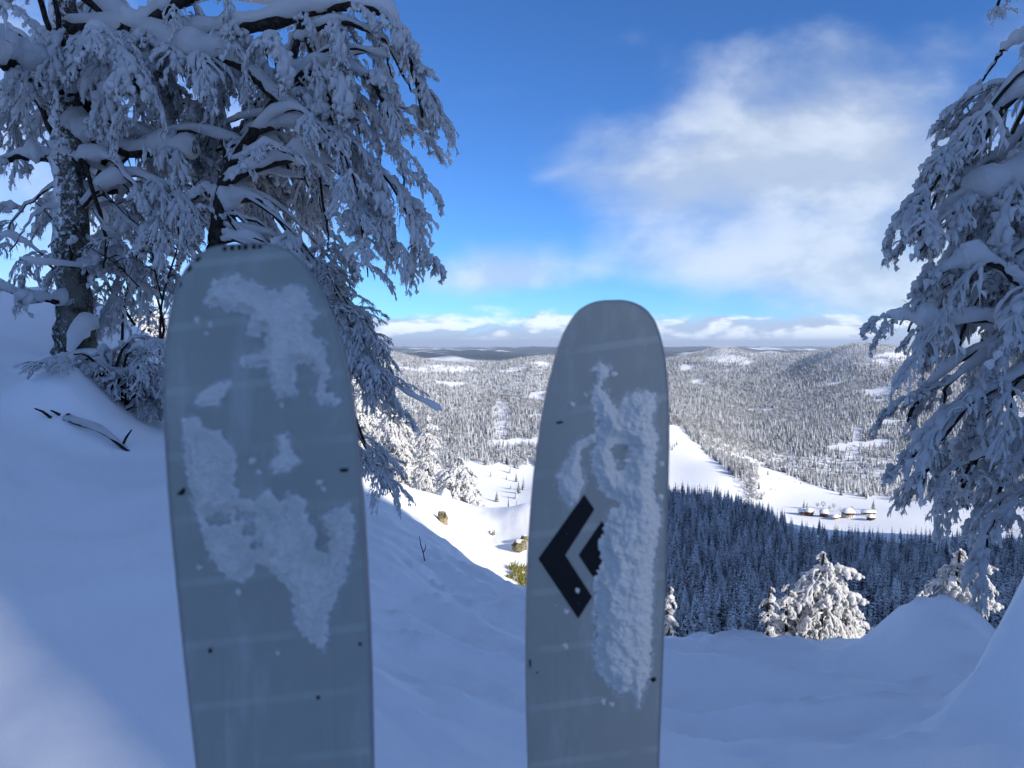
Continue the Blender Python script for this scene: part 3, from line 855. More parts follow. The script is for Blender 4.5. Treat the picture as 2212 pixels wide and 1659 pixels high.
def bough_sprays(P, rng, per_m, t0, smin, smax, kinds, spread=(.5, 1.7)):
    """points, turns, sizes, kinds of sprays along a bough"""
    seg = np.linalg.norm(np.diff(P, axis=0), axis=1); L = seg.sum(); cum = np.concatenate([[0], np.cumsum(seg)]) / L
    n = max(2, int(L * per_m)); out = []
    for k in range(n):
        f = t0 + (1 - t0) * (k + rng.random()) / n
        p = np.array([np.interp(f, cum, P[:, c]) for c in range(3)])
        i = min(int(np.searchsorted(cum, f)), len(P) - 1); i = max(i, 1); d = P[i] - P[i - 1]
        a = math.atan2(d[1], d[0]) + (1 if k % 2 else -1) * rng.uniform(*spread) * (1 - .5 * f)
        s = rng.uniform(smin, smax) * (1.12 - .55 * f)
        out.append((p, (rng.normal(0, .12), rng.normal(0, .14) , a), s, kinds[rng.integers(len(kinds))]))
    return out


def clear_of(sp, boxes):
    """drop sprays that would hang in front of a stem: (px0, px1, py0, py1, range)"""
    out = []
    for q in sp:
        p = q[0]; x, y = proj(*p); r = math.hypot(p[0], p[1])
        if not any(a < x < b and c < y < d and r < rr for a, b, c, d, rr in boxes): out.append(q)
    return out


def airy(sp, seed, thr):
    """leave openings in a crown: no sprays where a slow field in the tree's own space is high"""
    P = np.array([q[0] for q in sp])
    n = perlin2(P[:, 0] * 1.7 + P[:, 1] * .35, P[:, 2] * 1.7, seed) + .4 * perlin2(P[:, 0] * 4, P[:, 2] * 4, seed + 1)
    return [q for q, v in zip(sp, n) if v < thr]


def add_crown(tree, sp, rng):
    """ten sprays stand as parts of their own on the first tree; all the others are one mass of twigs and snow"""
    base = np.array(tree.location)
    if not SPRAY_OBJ:
        for k, me in enumerate(SPRAYS):
            p, r, s, _ = sp[k * 7]
            o = bpy.data.objects.new('bough', me); COL.objects.link(o); o.parent = tree
            o.location = p - base; o.rotation_euler = r; o.scale = (s, s, s); SPRAY_OBJ.append(o)
    o = scatter('crown', np.array([q[0] - base for q in sp]), np.array([q[1] for q in sp]), np.array([q[2] for q in sp]), np.array([q[3] for q in sp]), SPRAY_OBJ, tree)
    return o


def limb_part(tree, name, P, R, k, rng, mat=None, sides=9):
    base = np.array(tree.location); acc = Acc(); n = len(P)
    Rn = R * np.clip(1 + .07 * rng.normal(size=n), .8, 1.25)
    tubes(acc, P - base, Rn, sides, 0, None, None, 0, .10, rng)
    o = acc.obj(name, mat or M_BARK, tree)
    if k > 0:
        acc = Acc(); snow_on(acc, P - base, R, k, rng)
        acc.obj('snow', M_TSNOW, o)
    return o


def px_poly(pts, n):
    """picture points with ranges -> smooth line in space"""
    return smooth_poly(np.array([pt(*q) for q in pts]), n)


KH = [0, 1, 2, 3, 4, 5, 9]         # mostly hanging
KM = [3, 4, 5, 6, 1]               # arching
KB = [7, 8, 9]                     # twiggy, little snow


def inside(poly, x, y):
    c = False; n = len(poly)
    for i in range(n):
        x1, y1 = poly[i]; x2, y2 = poly[(i + 1) % n]
        if (y1 > y) != (y2 > y) and x < (x2 - x1) * (y - y1) / (y2 - y1) + x1: c = not c
    return c


def rand_in(poly, rng):
    xs = [p[0] for p in poly]; ys = [p[1] for p in poly]
    while True:
        x, y = rng.uniform(min(xs), max(xs)), rng.uniform(min(ys), max(ys))
        if inside(poly, x, y): return x, y


def build_beeches():
    rng = np.random.default_rng(33)
    # ---------------- the old beech on the left
    g0, r0 = drop(158, 770, 6, 11); b = pt(158, 745, 8.2); b[2] = height(b[:1], b[1:2])[0]
    t = empty('beech_tree', b, 'big old beech with frosted trunk and snow-laden crown at the left edge', 'tree', 'snow-laden beeches around the viewpoint')
    trunk = smooth_poly(np.array([b + (0.03, 0, -.4), pt(160, 700, 8.2), pt(156, 560, 8.2), pt(152, 400, 8.2), pt(148, 250, 8.25), pt(140, 120, 8.3), pt(135, -60, 8.35), pt(130, -300, 8.4)]), 60)
    R = np.interp(np.linspace(0, 1, 60), [0, .14, .3, .6, .8, 1], [.22, .16, .145, .14, .115, .08])
    limb_part(t, 'trunk', trunk, R, 0, rng, M_TRUNK, 20)
    acc = Acc()
    ru = np.random.default_rng(3)
    # drifts of snow caught in forks and on the root flare
    for q, rr in ((((205, 690, 8.05), (180, 712, 7.95), (150, 760, 7.9)), .10), (((140, 165, 8.2), (160, 150, 8.1), (200, 125, 8.1)), .12)):
        P = px_poly(q, 8) - np.array(b); tubes(acc, P, taper(8, rr, rr * .8, .3), 10, 0, 1, .9, .3, .18, ru)
    acc.obj('snow', M_TSNOW, t)
    limbs = [  # picture points with range, start and end radius, snow depth
        ([(150, 175, 8.25), (220, 130, 8.0), (300, 60, 7.8), (372, 0, 7.6), (470, -90, 7.4)], .10, .06, .10),
        ([(150, 185, 8.25), (90, 165, 8.0), (20, 140, 7.8), (-70, 95, 7.6)], .10, .06, .13),
        ([(165, 280, 8.2), (215, 305, 8.0), (270, 330, 7.9), (340, 335, 7.7), (430, 322, 7.5)], .065, .03, .09),
        ([(160, 100, 8.3), (210, 190, 8.0), (245, 120, 7.9), (262, 60, 7.8)], .08, .05, .03),
        ([(140, 60, 8.3), (330, 90, 7.8), (420, 112, 7.5), (500, 128, 7.3), (560, 178, 7.1), (640, 250, 6.9), (690, 320, 6.8)], .085, .03, .085),
        ([(140, -60, 8.3), (330, 80, 7.9), (440, 72, 7.6), (500, 60, 7.5), (560, 42, 7.3), (660, 10, 7.1), (760, -6, 6.9), (850, 20, 6.8), (880, 95, 6.7), (905, 170, 6.7), (912, 225, 6.7)], .085, .012, .085),
        ([(165, 360, 8.2), (100, 345, 8.2), (40, 345, 8.2), (-60, 380, 8.1)], .05, .02, .05),
        ([(165, 420, 8.2), (260, 410, 8.3), (330, 425, 8.2), (420, 440, 8.0)], .05, .02, .06),
        ([(148, 660, 8.15), (90, 655, 8.0), (40, 640, 7.9), (-30, 615, 7.8)], .028, .012, .045),
    ]
    sp = []; allP = []
    for q, a, c, k in limbs:
        n = 36; P = px_poly(q, n); P += np.cumsum(rng.normal(0, .006, (n, 3)), 0)
        limb_part(t, 'limb', P, np.linspace(a, c, n), k, rng); allP.append(P)
        sp += bough_sprays(P, rng, 7.5 if len(q) > 8 else 4, .18, .45, .9, KH)
    poly = [(-40, -60), (640, -80), (700, 60), (640, 200), (560, 330), (430, 430), (330, 520), (230, 560), (60, 430), (-40, 420)]
    branch_acc, snow_acc = Acc(), Acc(); base = np.array(b)
    for k in range(24):
        x, y = rand_in(poly, rng); r = rng.uniform(7.0, 10.2)
        e = pt(x, y, r); s = trunk[int(np.clip(60 * (.45 - (y - 100) * .0006 + rng.uniform(.0, .25)), 22, 58))]
        mid = s * .5 + e * .5 + np.array([0, 0, rng.uniform(.10, .55)])
        P = smooth_poly(np.array([s, mid, e, e + (e - mid) * .25 - np.array([0, 0, .18])]), 22); P += np.cumsum(rng.normal(0, .009, P.shape), 0)
        tubes(branch_acc, P - base, np.linspace(.030, .008, 22), 6); snow_on(snow_acc, P - base, np.linspace(.028, .008, 22), .045, rng)
        sp += bough_sprays(P, rng, 4, .35, .45, .95, KH)
    # lower, thinner twigs round the stem, little snow
    for k in range(26):
        x, y = rng.uniform(-40, 420), rng.uniform(420, 680); r = rng.uniform(7.4, 9.4)
        if x < 130 and y > 560: continue
        e = pt(x, y, r); s = trunk[rng.integers(10, 30)] if rng.random() < .6 else pt(rng.uniform(250, 440), rng.uniform(620, 760), 8.6)
        P = smooth_poly(np.array([s, (s + e) / 2 + np.array([0, 0, .12]), e]), 16); P += np.cumsum(rng.normal(0, .012, P.shape), 0)
        tubes(branch_acc, P - base, np.linspace(.016, .005, 16), 5); snow_on(snow_acc, P - base, np.linspace(.014, .005, 16), .022, rng)
        sp += bough_sprays(P, rng, 5.5, .3, .35, .7, KB + [3, 4, 6])
    sp = clear_of(sp, [(60, 240, 150, 760, 8.25)])
    branch_acc.obj('branches', M_BARK, t)['kind'] = 'stuff'; snow_acc.obj('snow', M_TSNOW, t)['kind'] = 'stuff'
    add_crown(t, airy(sp, 301, .16), rng)

    # ---------------- the younger beech behind the left ski, leaning its curtain to the right
    b = pt(466, 900, 7.2); b[2] = height(b[:1], b[1:2])[0]
    t = empty('beech_tree', b, 'slender beech with curtain of snowy hanging branches rising behind the left ski', 'tree', 'snow-laden beeches around the viewpoint')
    base = np.array(b)
    trunk = smooth_poly(np.array([b + (0, 0, -.3), pt(462, 700, 7.2), pt(466, 540, 7.2), pt(474, 450, 7.2), pt(484, 395, 7.2), pt(512, 335, 7.2), pt(560, 270, 7.1), pt(610, 190, 7.1), pt(640, 100, 7.1), pt(655, -10, 7.1), pt(660, -120, 7.1)]), 56)
    limb_part(t, 'trunk', trunk, np.interp(np.linspace(0, 1, 56), [0, .35, .6, 1], [.085, .062, .045, .02]), 0.012, rng, M_BARK, 12)
    limbs = [
        ([(484, 395, 7.2), (530, 375, 7.1), (610, 352, 7.0), (680, 343, 6.9), (740, 385, 6.8), (800, 450, 6.7), (862, 560, 6.7)], .040, .012, .06),
        ([(560, 285, 7.1), (620, 266, 7.0), (690, 276, 6.9), (770, 320, 6.8), (840, 400, 6.7), (888, 490, 6.7), (905, 545, 6.7)], .034, .008, .05),
        ([(476, 440, 7.2), (540, 432, 7.1), (600, 470, 7.0), (660, 545, 6.9), (720, 620, 6.8), (770, 700, 6.8)], .036, .010, .05),
        ([(600, 200, 7.1), (690, 150, 7.0), (790, 170, 6.9), (845, 250, 6.8), (875, 350, 6.7), (882, 410, 6.7)], .034, .008, .055),
        ([(640, 90, 7.1), (730, 50, 7.0), (820, 80, 6.9), (855, 140, 6.8), (880, 200, 6.8)], .03, .008, .05),
        ([(468, 520, 7.2), (560, 520, 7.0), (660, 620, 6.8), (740, 740, 6.7), (820, 800, 6.6), (890, 860, 6.6), (950, 893, 6.6)], .030, .005, .03),
        ([(466, 600, 7.2), (600, 640, 7.0), (700, 760, 6.8), (770, 900, 6.7), (820, 1020, 6.6), (846, 1085, 6.6)], .028, .005, .03),
        ([(466, 560, 7.2), (600, 590, 7.0), (700, 700, 6.9), (780, 800, 6.8), (850, 900, 6.8)], .026, .006, .035),
        ([(478, 430, 7.2), (440, 420, 7.3), (400, 440, 7.3), (350, 500, 7.3)], .030, .010, .05),
    ]
    sp = []
    for i, (q, a, c, k) in enumerate(limbs):
        n = 34; P = px_poly(q, n); P += np.cumsum(rng.normal(0, .005, (n, 3)), 0)
        limb_part(t, 'limb', P, np.linspace(a, c, n), k, rng)
        low = i in (5, 6)
        sp += bough_sprays(P, rng, 5 if low else 6, .28 if not low else .45, .35, .6 if low else .85, KB + [3, 9] if low else KH)
    poly = [(560, 40), (760, 0), (850, 60), (900, 180), (905, 250), (860, 330), (880, 440), (800, 480), (720, 560), (660, 480), (560, 430), (520, 330), (560, 180)]
    branch_acc, snow_acc = Acc(), Acc()
    for k in range(20):
        x, y = rand_in(poly, rng); r = rng.uniform(6.4, 8.6)
        e = pt(x, y, r); s = trunk[rng.integers(24, 52)]
        mid = (s + e) / 2 + np.array([0, 0, rng.uniform(.1, .4)])
        P = smooth_poly(np.array([s, mid, e, e + (e - mid) * .2 - np.array([0, 0, .2])]), 20); P += np.cumsum(rng.normal(0, .008, P.shape), 0)
        tubes(branch_acc, P - base, np.linspace(.022, .006, 20), 6); snow_on(snow_acc, P - base, np.linspace(.02, .006, 20), .035, rng)
        sp += bough_sprays(P, rng, 4, .4, .45, .9, KH)
    for k in range(15):
        x, y = rng.uniform(330, 720), rng.uniform(180, 520); e = pt(x, y, rng.uniform(8.0, 9.6)); s = trunk[rng.integers(16, 44)]
        P = smooth_poly(np.array([s, (s + e) / 2 + np.array([0, 0, .25]), e]), 18); P += np.cumsum(rng.normal(0, .008, P.shape), 0)
        tubes(branch_acc, P - base, np.linspace(.020, .006, 18), 5); snow_on(snow_acc, P - base, np.linspace(.018, .006, 18), .016, rng)
        sp += bough_sprays(P, rng, 3.6, .3, .4, .8, KH + KB)
    # lower skirts on the right of the ski
    for x, y in ((700, 640), (730, 600), (745, 690), (760, 650), (770, 760), (720, 800), (800, 740), (780, 860), (760, 960), (800, 980), (740, 880), (690, 700)):
        e = pt(x, y, rng.uniform(6.6, 7.3)); s = trunk[rng.integers(12, 24)]
        P = smooth_poly(np.array([s, (s + e) / 2 + np.array([0, 0, .2]), e, e + np.array([.1, 0, -.15])]), 18); P += np.cumsum(rng.normal(0, .008, P.shape), 0)
        tubes(branch_acc, P - base, np.linspace(.016, .005, 18), 5); snow_on(snow_acc, P - base, np.linspace(.014, .005, 18), .028, rng)
        sp += bough_sprays(P, rng, 7, .5, .35, .65, KB + [0, 3, 9])
    sp = [q for q in sp if not clear_of([q], [(440, 690, 325, 530, 7.25)]) == [] or rng.random() < .12]
    branch_acc.obj('branches', M_BARK, t)['kind'] = 'stuff'; snow_acc.obj('snow', M_TSNOW, t)['kind'] = 'stuff'
    add_crown(t, airy(sp, 305, .19), rng)

    # ---------------- the beech on the right, its stem outside the frame
    b = pt(2420, 1400, 4.9); b[2] = height(b[:1], b[1:2])[0]
    t = empty('beech_tree', b, 'snow-heavy beech hanging its branches in from the right edge', 'tree', 'snow-laden beeches around the viewpoint')
    base = np.array(b)
    trunk = smooth_poly(np.array([b + (0, 0, -.3), b + (0, 0, 1.2), b + (-.05, .1, 2.6), b + (-.05, .2, 4.2), b + (.1, .3, 6.0)]), 40)
    limb_part(t, 'trunk', trunk, np.linspace(.17, .07, 40), 0, rng, M_TRUNK, 16)
    limbs = [
        ([(2400, 250, 4.9), (2300, 160, 4.9), (2200, 190, 4.8), (2110, 270, 4.8), (2040, 330, 4.8), (2000, 385, 4.8), (1985, 435, 4.8)], .06, .014, .075),
        ([(2400, 450, 4.9), (2290, 390, 4.8), (2190, 390, 4.7), (2090, 425, 4.7), (2020, 485, 4.7), (1985, 545, 4.7)], .06, .012, .075),
        ([(2400, 640, 4.9), (2290, 630, 4.7), (2212, 612, 4.6), (2150, 575, 4.5), (2080, 572, 4.5), (2010, 610, 4.5)], .05, .012, .05),
        ([(2400, 720, 4.9), (2280, 690, 4.8), (2180, 690, 4.7), (2060, 690, 4.6), (1975, 690, 4.6), (1905, 674, 4.6)], .05, .006, .05),
        ([(2400, 860, 4.9), (2300, 810, 4.8), (2200, 810, 4.7), (2090, 860, 4.6), (2020, 940, 4.6), (1970, 975, 4.6), (1945, 1015, 4.6)], .05, .012, .06),
        ([(2400, 900, 4.9), (2290, 900, 4.9), (2200, 930, 4.9), (2120, 985, 4.9), (2085, 1060, 4.9)], .045, .012, .055),
        ([(2400, 120, 4.9), (2300, 60, 4.9), (2210, 80, 4.9), (2165, 120, 4.9), (2130, 165, 4.9)], .035, .007, .03),
        ([(2400, 0, 5.0), (2300, -60, 5.0), (2210, -50, 5.0), (2160, -20, 5.0), (2140, 20, 5.0)], .035, .008, .035),
        ([(2400, 560, 5.0), (2300, 480, 5.1), (2200, 500, 5.2), (2120, 560, 5.3), (2060, 640, 5.3)], .045, .014, .06),
        ([(2400, 300, 5.0), (2320, 250, 5.1), (2240, 270, 5.2), (2150, 360, 5.3), (2080, 460, 5.3)], .045, .014, .06),
        ([(2400, 1050, 4.9), (2300, 1010, 5.0), (2200, 1060, 5.1), (2140, 1130, 5.1)], .04, .012, .05),
        ([(2400, 790, 4.9), (2290, 745, 4.8), (2180, 745, 4.8), (2080, 775, 4.8), (2005, 850, 4.8), (1975, 905, 4.8)], .045, .012, .06),
        ([(2400, 960, 4.9), (2290, 930, 5.0), (2180, 960, 5.2), (2060, 960, 5.3), (2000, 1010, 5.4), (1970, 1055, 5.4)], .045, .012, .055),
    ]
    sp = []
    for i, (q, a, c, k) in enumerate(limbs):
        n = 32; P = px_poly(q, n); P += np.cumsum(rng.normal(0, .004, (n, 3)), 0)
        limb_part(t, 'limb', P, np.linspace(a * .55, c * .8, n), k * .85, rng)
        thin = i in (6, 7)
        sp += bough_sprays(P, rng, 5 if thin else 5.8, .2, .28 if thin else .34, .42 if thin else .62, KH)
    poly = [(2230, 200), (2130, 300), (2060, 370), (2010, 470), (2020, 580), (2000, 660), (2010, 740), (2060, 800), (2080, 900), (2100, 1000), (2160, 1120), (2230, 1130)]
    branch_acc, snow_acc = Acc(), Acc()
    for k in range(30):
        x, y = rand_in(poly, rng); x -= 22; r = rng.uniform(4.5, 6.0)
        e = pt(x, y, r); s = trunk[int(np.clip(40 * (.72 - (y - 0) * .00042) + rng.uniform(-3, 4), 6, 38))]
        mid = (s + e) / 2 + np.array([0, 0, rng.uniform(.1, .35)])
        P = smooth_poly(np.array([s, mid, e, e + (e - mid) * .2 - np.array([0, 0, .15])]), 20); P += np.cumsum(rng.normal(0, .006, P.shape), 0)
        tubes(branch_acc, P - base, np.linspace(.024, .006, 20), 6); snow_on(snow_acc, P - base, np.linspace(.022, .006, 20), .035, rng)
        sp += bough_sprays(P, rng, 4.8, .35, .34, .66, KH)
    branch_acc.obj('branches', M_BARK, t)['kind'] = 'stuff'; snow_acc.obj('snow', M_TSNOW, t)['kind'] = 'stuff'
    add_crown(t, airy(sp, 311, .20), rng)


build_beeches()


def laden_tree(kind, base, H, R, rng, label, group, levels=9, per=6, smin=.3, smax=.6, kinds=KM, droop=.5, power=.8, lift=.12, cat='tree'):
    """a small tree bowed under snow: whorls of drooping boughs on a short stem"""
    t = empty(kind, base, label, cat, group); b = np.array(base)
    P = b + smooth_poly(np.array([(0, 0, -.4), (.02 * H, 0, H * .4), (-.01 * H, .01 * H, H * .8), (0, 0, H)]), 16)
    limb_part(t, 'trunk', P, np.linspace(.012 * H + .02, .012, 16), .03, rng, M_BARK, 8)
    ba, sa = Acc(), Acc(); sp = []
    for k in range(levels):
        f = (k + .4) / levels; z = H * (.05 + .92 * f); rr = R * ((1 - f) ** power) + .06 * R
        n = max(2, int(per * (1 - .45 * f)))
        ph = rng.random() * 6.28
        for j in range(n):
            a = ph + (j + rng.uniform(-.3, .3)) * 6.283 / n; L = rr * rng.uniform(.75, 1.2)
            d = np.array([math.cos(a), math.sin(a), 0])
            s = b + np.array([0, 0, z]); e = s + d * L + np.array([0, 0, -droop * L])
            m = s + d * L * .5 + np.array([0, 0, lift * L])
            Q = smooth_poly(np.array([s, m, e]), 10); Q += np.cumsum(rng.normal(0, .008, Q.shape), 0)
            tubes(ba, Q - b, np.linspace(.014, .004, 10), 5); snow_on(sa, Q - b, np.linspace(.014, .005, 10), .034, rng)
            sp += bough_sprays(Q, rng, 9 if L < .8 else 7, .15, smin, smax, kinds)
    for j in range(4):
        sp.append((b + np.array([0, 0, H * (1.0 - .03 * j)]), (0, .2, rng.random() * 6.28), smin * .8, 5))
    ba.obj('branches', M_BARK, t)['kind'] = 'stuff'; sa.obj('snow', M_TSNOW, t)['kind'] = 'stuff'
    add_crown(t, sp, rng)
    return t


def at_top(px, top, r):
    """base and height of a tree whose tip shows at a picture point"""
    p = pt(px, top, r); z = height(p[:1], p[1:2])[0]
    return (p[0], p[1], z - .05), p[2] - z


def build_lit_trees():
    rng = np.random.default_rng(44)
    G = 'sunlit snow-caked trees beyond the lip'
    for px, top, r, R, lab, kw in (
        (1780, 1188, 12.0, 1.35, 'pyramid-shaped small tree caked in bright sunlit snow below the village', dict(levels=13, per=10, smin=.36, smax=.66, power=.85, droop=.9)),
        (1706, 1258, 11.6, .46, 'rounded snow-caked young tree just left of the sunlit pyramid-shaped tree', dict(levels=10, per=8, smin=.26, smax=.44)),
        (1664, 1262, 11.3, .24, 'narrow sunlit snow-caked spire left of the pyramid-shaped tree', dict(levels=12, per=5, smin=.16, smax=.26, kinds=[5, 6, 2])),
        (1447, 1262, 13.5, .24, 'narrow sunlit spruce beside the right ski, its foot behind the snow lip', dict(levels=14, per=5, smin=.16, smax=.28, kinds=[5, 6, 2])),
        (852, 868, 24.0, 1.25, 'tall sunlit spruce with drooping snowy tiers behind the beech twigs', dict(levels=16, per=9, smin=.55, smax=.9)),
        (924, 893, 22.0, .72, 'pointed sunlit spruce with snowy tiers between the skis', dict(levels=17, per=7, smin=.38, smax=.62, kinds=[5, 6, 2, 7])),
        (990, 985, 19.5, .95, 'broad bowed sunlit birch-like tree hanging over the bright slope between the skis', dict(levels=9, per=9, smin=.45, smax=.75, droop=.75, power=.5)),
        (788, 700, 27.0, .9, 'sunlit snowy treetop peeping out right of the left beech curtain', dict(levels=18, per=7, smin=.5, smax=.8, kinds=[5, 6, 2])),
        (2075, 1180, 9.5, .55, 'sunlit snow-caked tree half hidden by the right beech branches', dict(levels=11, per=7, smin=.3, smax=.5)),
        (1995, 1268, 8.6, .32, 'low sunlit snowy bush rising behind the rounded snow mound', dict(levels=6, per=6, smin=.25, smax=.4)),
        (1905, 1345, 8.4, .34, 'low sunlit snowy bush left of the rounded snow mound', dict(levels=8, per=8, smin=.26, smax=.4)),
        (320, 640, 24.0, 1.0, 'sunlit snowy tree glimpsed through the twigs beside the old beech trunk', dict(levels=9, per=8, smin=.6, smax=.9)),
    ):
        b, H = at_top(px, top, r)
        laden_tree('snowy_tree', b, H, R, rng, lab, G, **kw)
    # spruce tops just over the edge of the sunlit slope
    for i, (px, top, r) in enumerate(((1072, 1130, 52), (1084, 1118, 55), (1098, 1100, 58), (1106, 1095, 60), (1116, 1108, 56), (1124, 1098, 60), (1133, 1120, 54), (1150, 1105, 58), (1165, 1120, 56), (1060, 1140, 50))):
        b, H = at_top(px, top, r)
        far_tree('spruce_tree', SPR_S[i % 3] if i % 2 else SPR_D[i % 4], b, H / 19, rng.random() * 6.28, 'snowy spruce top just over the edge of the bright slope beside the right ski', 'tree', 'spruce tops below the bright slope', .8)
    # snow-bent shrub at the foot of the old beech
    b = pt(262, 935, 7.1); b[2] = height(b[:1], b[1:2])[0]
    t = empty('shrub', b, 'twiggy shrub bent under snow at the foot of the old beech', 'shrub'); bb = np.array(b)
    ba, sa = Acc(), Acc(); sp = []
    ends = [(170, 800), (210, 760), (250, 740), (300, 730), (340, 760), (360, 820), (345, 880), (300, 850), (250, 830), (200, 840), (330, 920), (280, 900), (230, 790), (370, 740), (150, 770), (390, 860), (60, 800), (100, 830)]
    for i, (x, y) in enumerate(ends):
        e = pt(x, y, rng.uniform(6.7, 7.9)); s = bb + np.array([rng.uniform(-.12, .12), rng.uniform(-.1, .1), -.05])
        m = (s + e) / 2 + np.array([0, 0, .22])
        Q = smooth_poly(np.array([s, m, e]), 14); Q += np.cumsum(rng.normal(0, .010, Q.shape), 0)
        tubes(ba, Q - bb, np.linspace(.018, .005, 14), 6); snow_on(sa, Q - bb, np.linspace(.012, .005, 14), .020, rng)
        sp += bough_sprays(Q, rng, 7, .35, .28, .52, KB + [3, 4, 6])
    ba.obj('branches', M_BARK, t)['kind'] = 'stuff'; sa.obj('snow', M_TSNOW, t)['kind'] = 'stuff'
    add_crown(t, sp, rng)
    # fallen branch poking out of the drift
    gp = lambda x, y, up: drop(x, y, 3.5, 8.5)[0] + np.array([0, 0, up])
    P = np.array([gp(140, 905, .0), gp(168, 930, .05), gp(215, 950, .07), gp(250, 968, .05), gp(282, 975, -.02)])
    t = empty('fallen_branch', P[2], 'dark fallen branch half buried in the drift below the old beech', 'branch')
    Q = smooth_poly(P, 14)
    limb_part(t, 'stem', Q, np.linspace(.020, .014, 14), .012, rng)
    acc = Acc()
    for a, c in (((110, 905), (75, 912)), ((128, 898), (110, 918)), ((140, 905), (152, 925)), ((262, 968), (285, 958))):
        tubes(acc, np.array([gp(*a, .0), gp((a[0] + c[0]) / 2, (a[1] + c[1]) / 2 + 3, .07), gp(*c, .10)]) - P[2], np.array([.012, .009, .005]), 5)
    acc.obj('twigs', M_BARK, t)
    # bare sapling in front of the old trunk
    b = pt(345, 800, 7.5); b[2] = height(b[:1], b[1:2])[0]
    t = empty('sapling', b, 'bare dark sapling with thin forked twigs right of the old beech trunk', 'sapling'); bb = np.array(b)
    acc = Acc()
    for q, a in (([(345, 800), (350, 650), (382, 540), (385, 500)], .012), ([(382, 540), (345, 505), (290, 480), (210, 400)], .008), ([(385, 500), (390, 430), (440, 380)], .008), ([(350, 650), (330, 560), (335, 480), (322, 400)], .008), ([(385, 510), (410, 470), (470, 450)], .006), ([(300, 620), (250, 570), (170, 520)], .007)):
        P = smooth_poly(np.array([pt(x, y, 7.4) for x, y in q]), 14) - bb
        tubes(acc, P, np.linspace(a, a * .45, 14), 5)
        for k in range(7):
            i = rng.integers(3, 13); an = rng.random() * 6.28
            v = np.array([math.cos(an), .3 * math.sin(an), rng.uniform(.1, .8)]) * rng.uniform(.08, .22)
            tubes(acc, np.array([P[i], P[i] + v * .6, P[i] + v + np.array([0, 0, -.02])]), np.array([.005, .004, .002]), 4)
    acc.obj('stem', M_BARK, t)


build_lit_trees()


# ------------------------------------------------------------------ rocks and scrub on the sunlit slope
def rock(px, py, r0, r1, size, label, rng, name='rock', mat=None, n=3):
    p, r = drop(px, py, r0, r1); s = size * r / F
    bm = bmesh.new(); bmesh.ops.create_icosphere(bm, subdivisions=n, radius=1.0)
    V = np.array([v.co for v in bm.verts]); Fc = np.array([[v.index for v in f.verts] for f in bm.faces]); bm.free()
    k = 1 + .35 * fbm(V[:, 0] * 1.3 + px, V[:, 1] * 1.3 + V[:, 2] * 1.7, 3, 3) + .16 * fbm(V[:, 0] * 4 + V[:, 2] * 3, V[:, 1] * 4 + px, 2, 6)
    V = V * k[:, None]; V = np.round(V * 5) / 5 * .35 + V * .65
    o = mesh_obj(name, V * np.array(s), Fc, mat or M_ROCK, None, False); o.location = (p[0], p[1], p[2] + s[2] * .15)
    o.rotation_euler = (0, 0, rng.random() * 6)
    tag(o, label, 'rock'); return o


def build_rocks():
    rng = np.random.default_rng(50)
    rock(955, 1128, 7, 14, np.array([14, 12, 22]), 'yellow-lichened upright rock on the bright slope between the skis', rng)
    rock(1122, 1185, 7, 14, np.array([18, 16, 17]), 'mossy boulder on the bright slope touching the right ski edge', rng)
    rock(1134, 1168, 7, 14, np.array([11, 10, 11]), 'smaller mossy rock above the boulder beside the right ski', rng)
    for i, (px, py, s) in enumerate(((1066, 1155, 5), (1058, 1150, 3), (1068, 1100 + 48, 2.5))):
        rock(px, py, 7, 14, np.array([s * .7, s * .7, s * 1.2]), ['small brown stone tip poking from the bright slope', 'tiny stone tip left of the small brown stone', 'tiny stone tip above the small brown stone'][i], rng, n=2)
    # tufts of yellow scrub low on the bright slope
    for i, (px, py, hh) in enumerate(((1108, 1222, 22), (1118, 1236, 30), (1127, 1250, 34), (1133, 1262, 26), (1100, 1240, 14), (1132, 1225, 20))):
        p, r = drop(px, py + 8, 6, 13)
        t = empty('scrub_tuft', p, 'tuft of yellow-green scrub poking from the bright snow by the right ski', 'scrub', 'yellow scrub tufts by the right ski')
        acc = Acc(); h = hh * r / F
        for k in range(46):
            a = rng.random() * 6.28; l = h * rng.uniform(.4, 1); d = np.array([math.cos(a) * .5, math.sin(a) * .5, 1.0]) * l
            o = np.array([rng.normal(0, h * .18), rng.normal(0, h * .18), -.02])
            tubes(acc, np.array([o, o + d * .5, o + d]), np.array([.006, .008, .002]), 3)
        acc.obj('stems', M_GORSE, t)
    # single bare twig
    p, r = drop(676, 1000, 6, 9)
    p, r = drop(1676 * .5486 - 0, 1210, 4, 9)
    t = empty('bare_twig', p, 'tiny bare twig standing in the shaded snow between the skis', 'twig')
    acc = Acc(); tubes(acc, np.array([(0, 0, -.05), (-.02, 0, .06), (-.04, 0, .13), (-.05, 0, .2)]), np.array([.005, .004, .004, .002]), 4)
    tubes(acc, np.array([(-.02, 0, .06), (.0, 0, .10), (.0, 0, .13)]), np.array([.004, .003, .002]), 4)
    acc.obj('stem', M_BARK, t)


build_rocks()


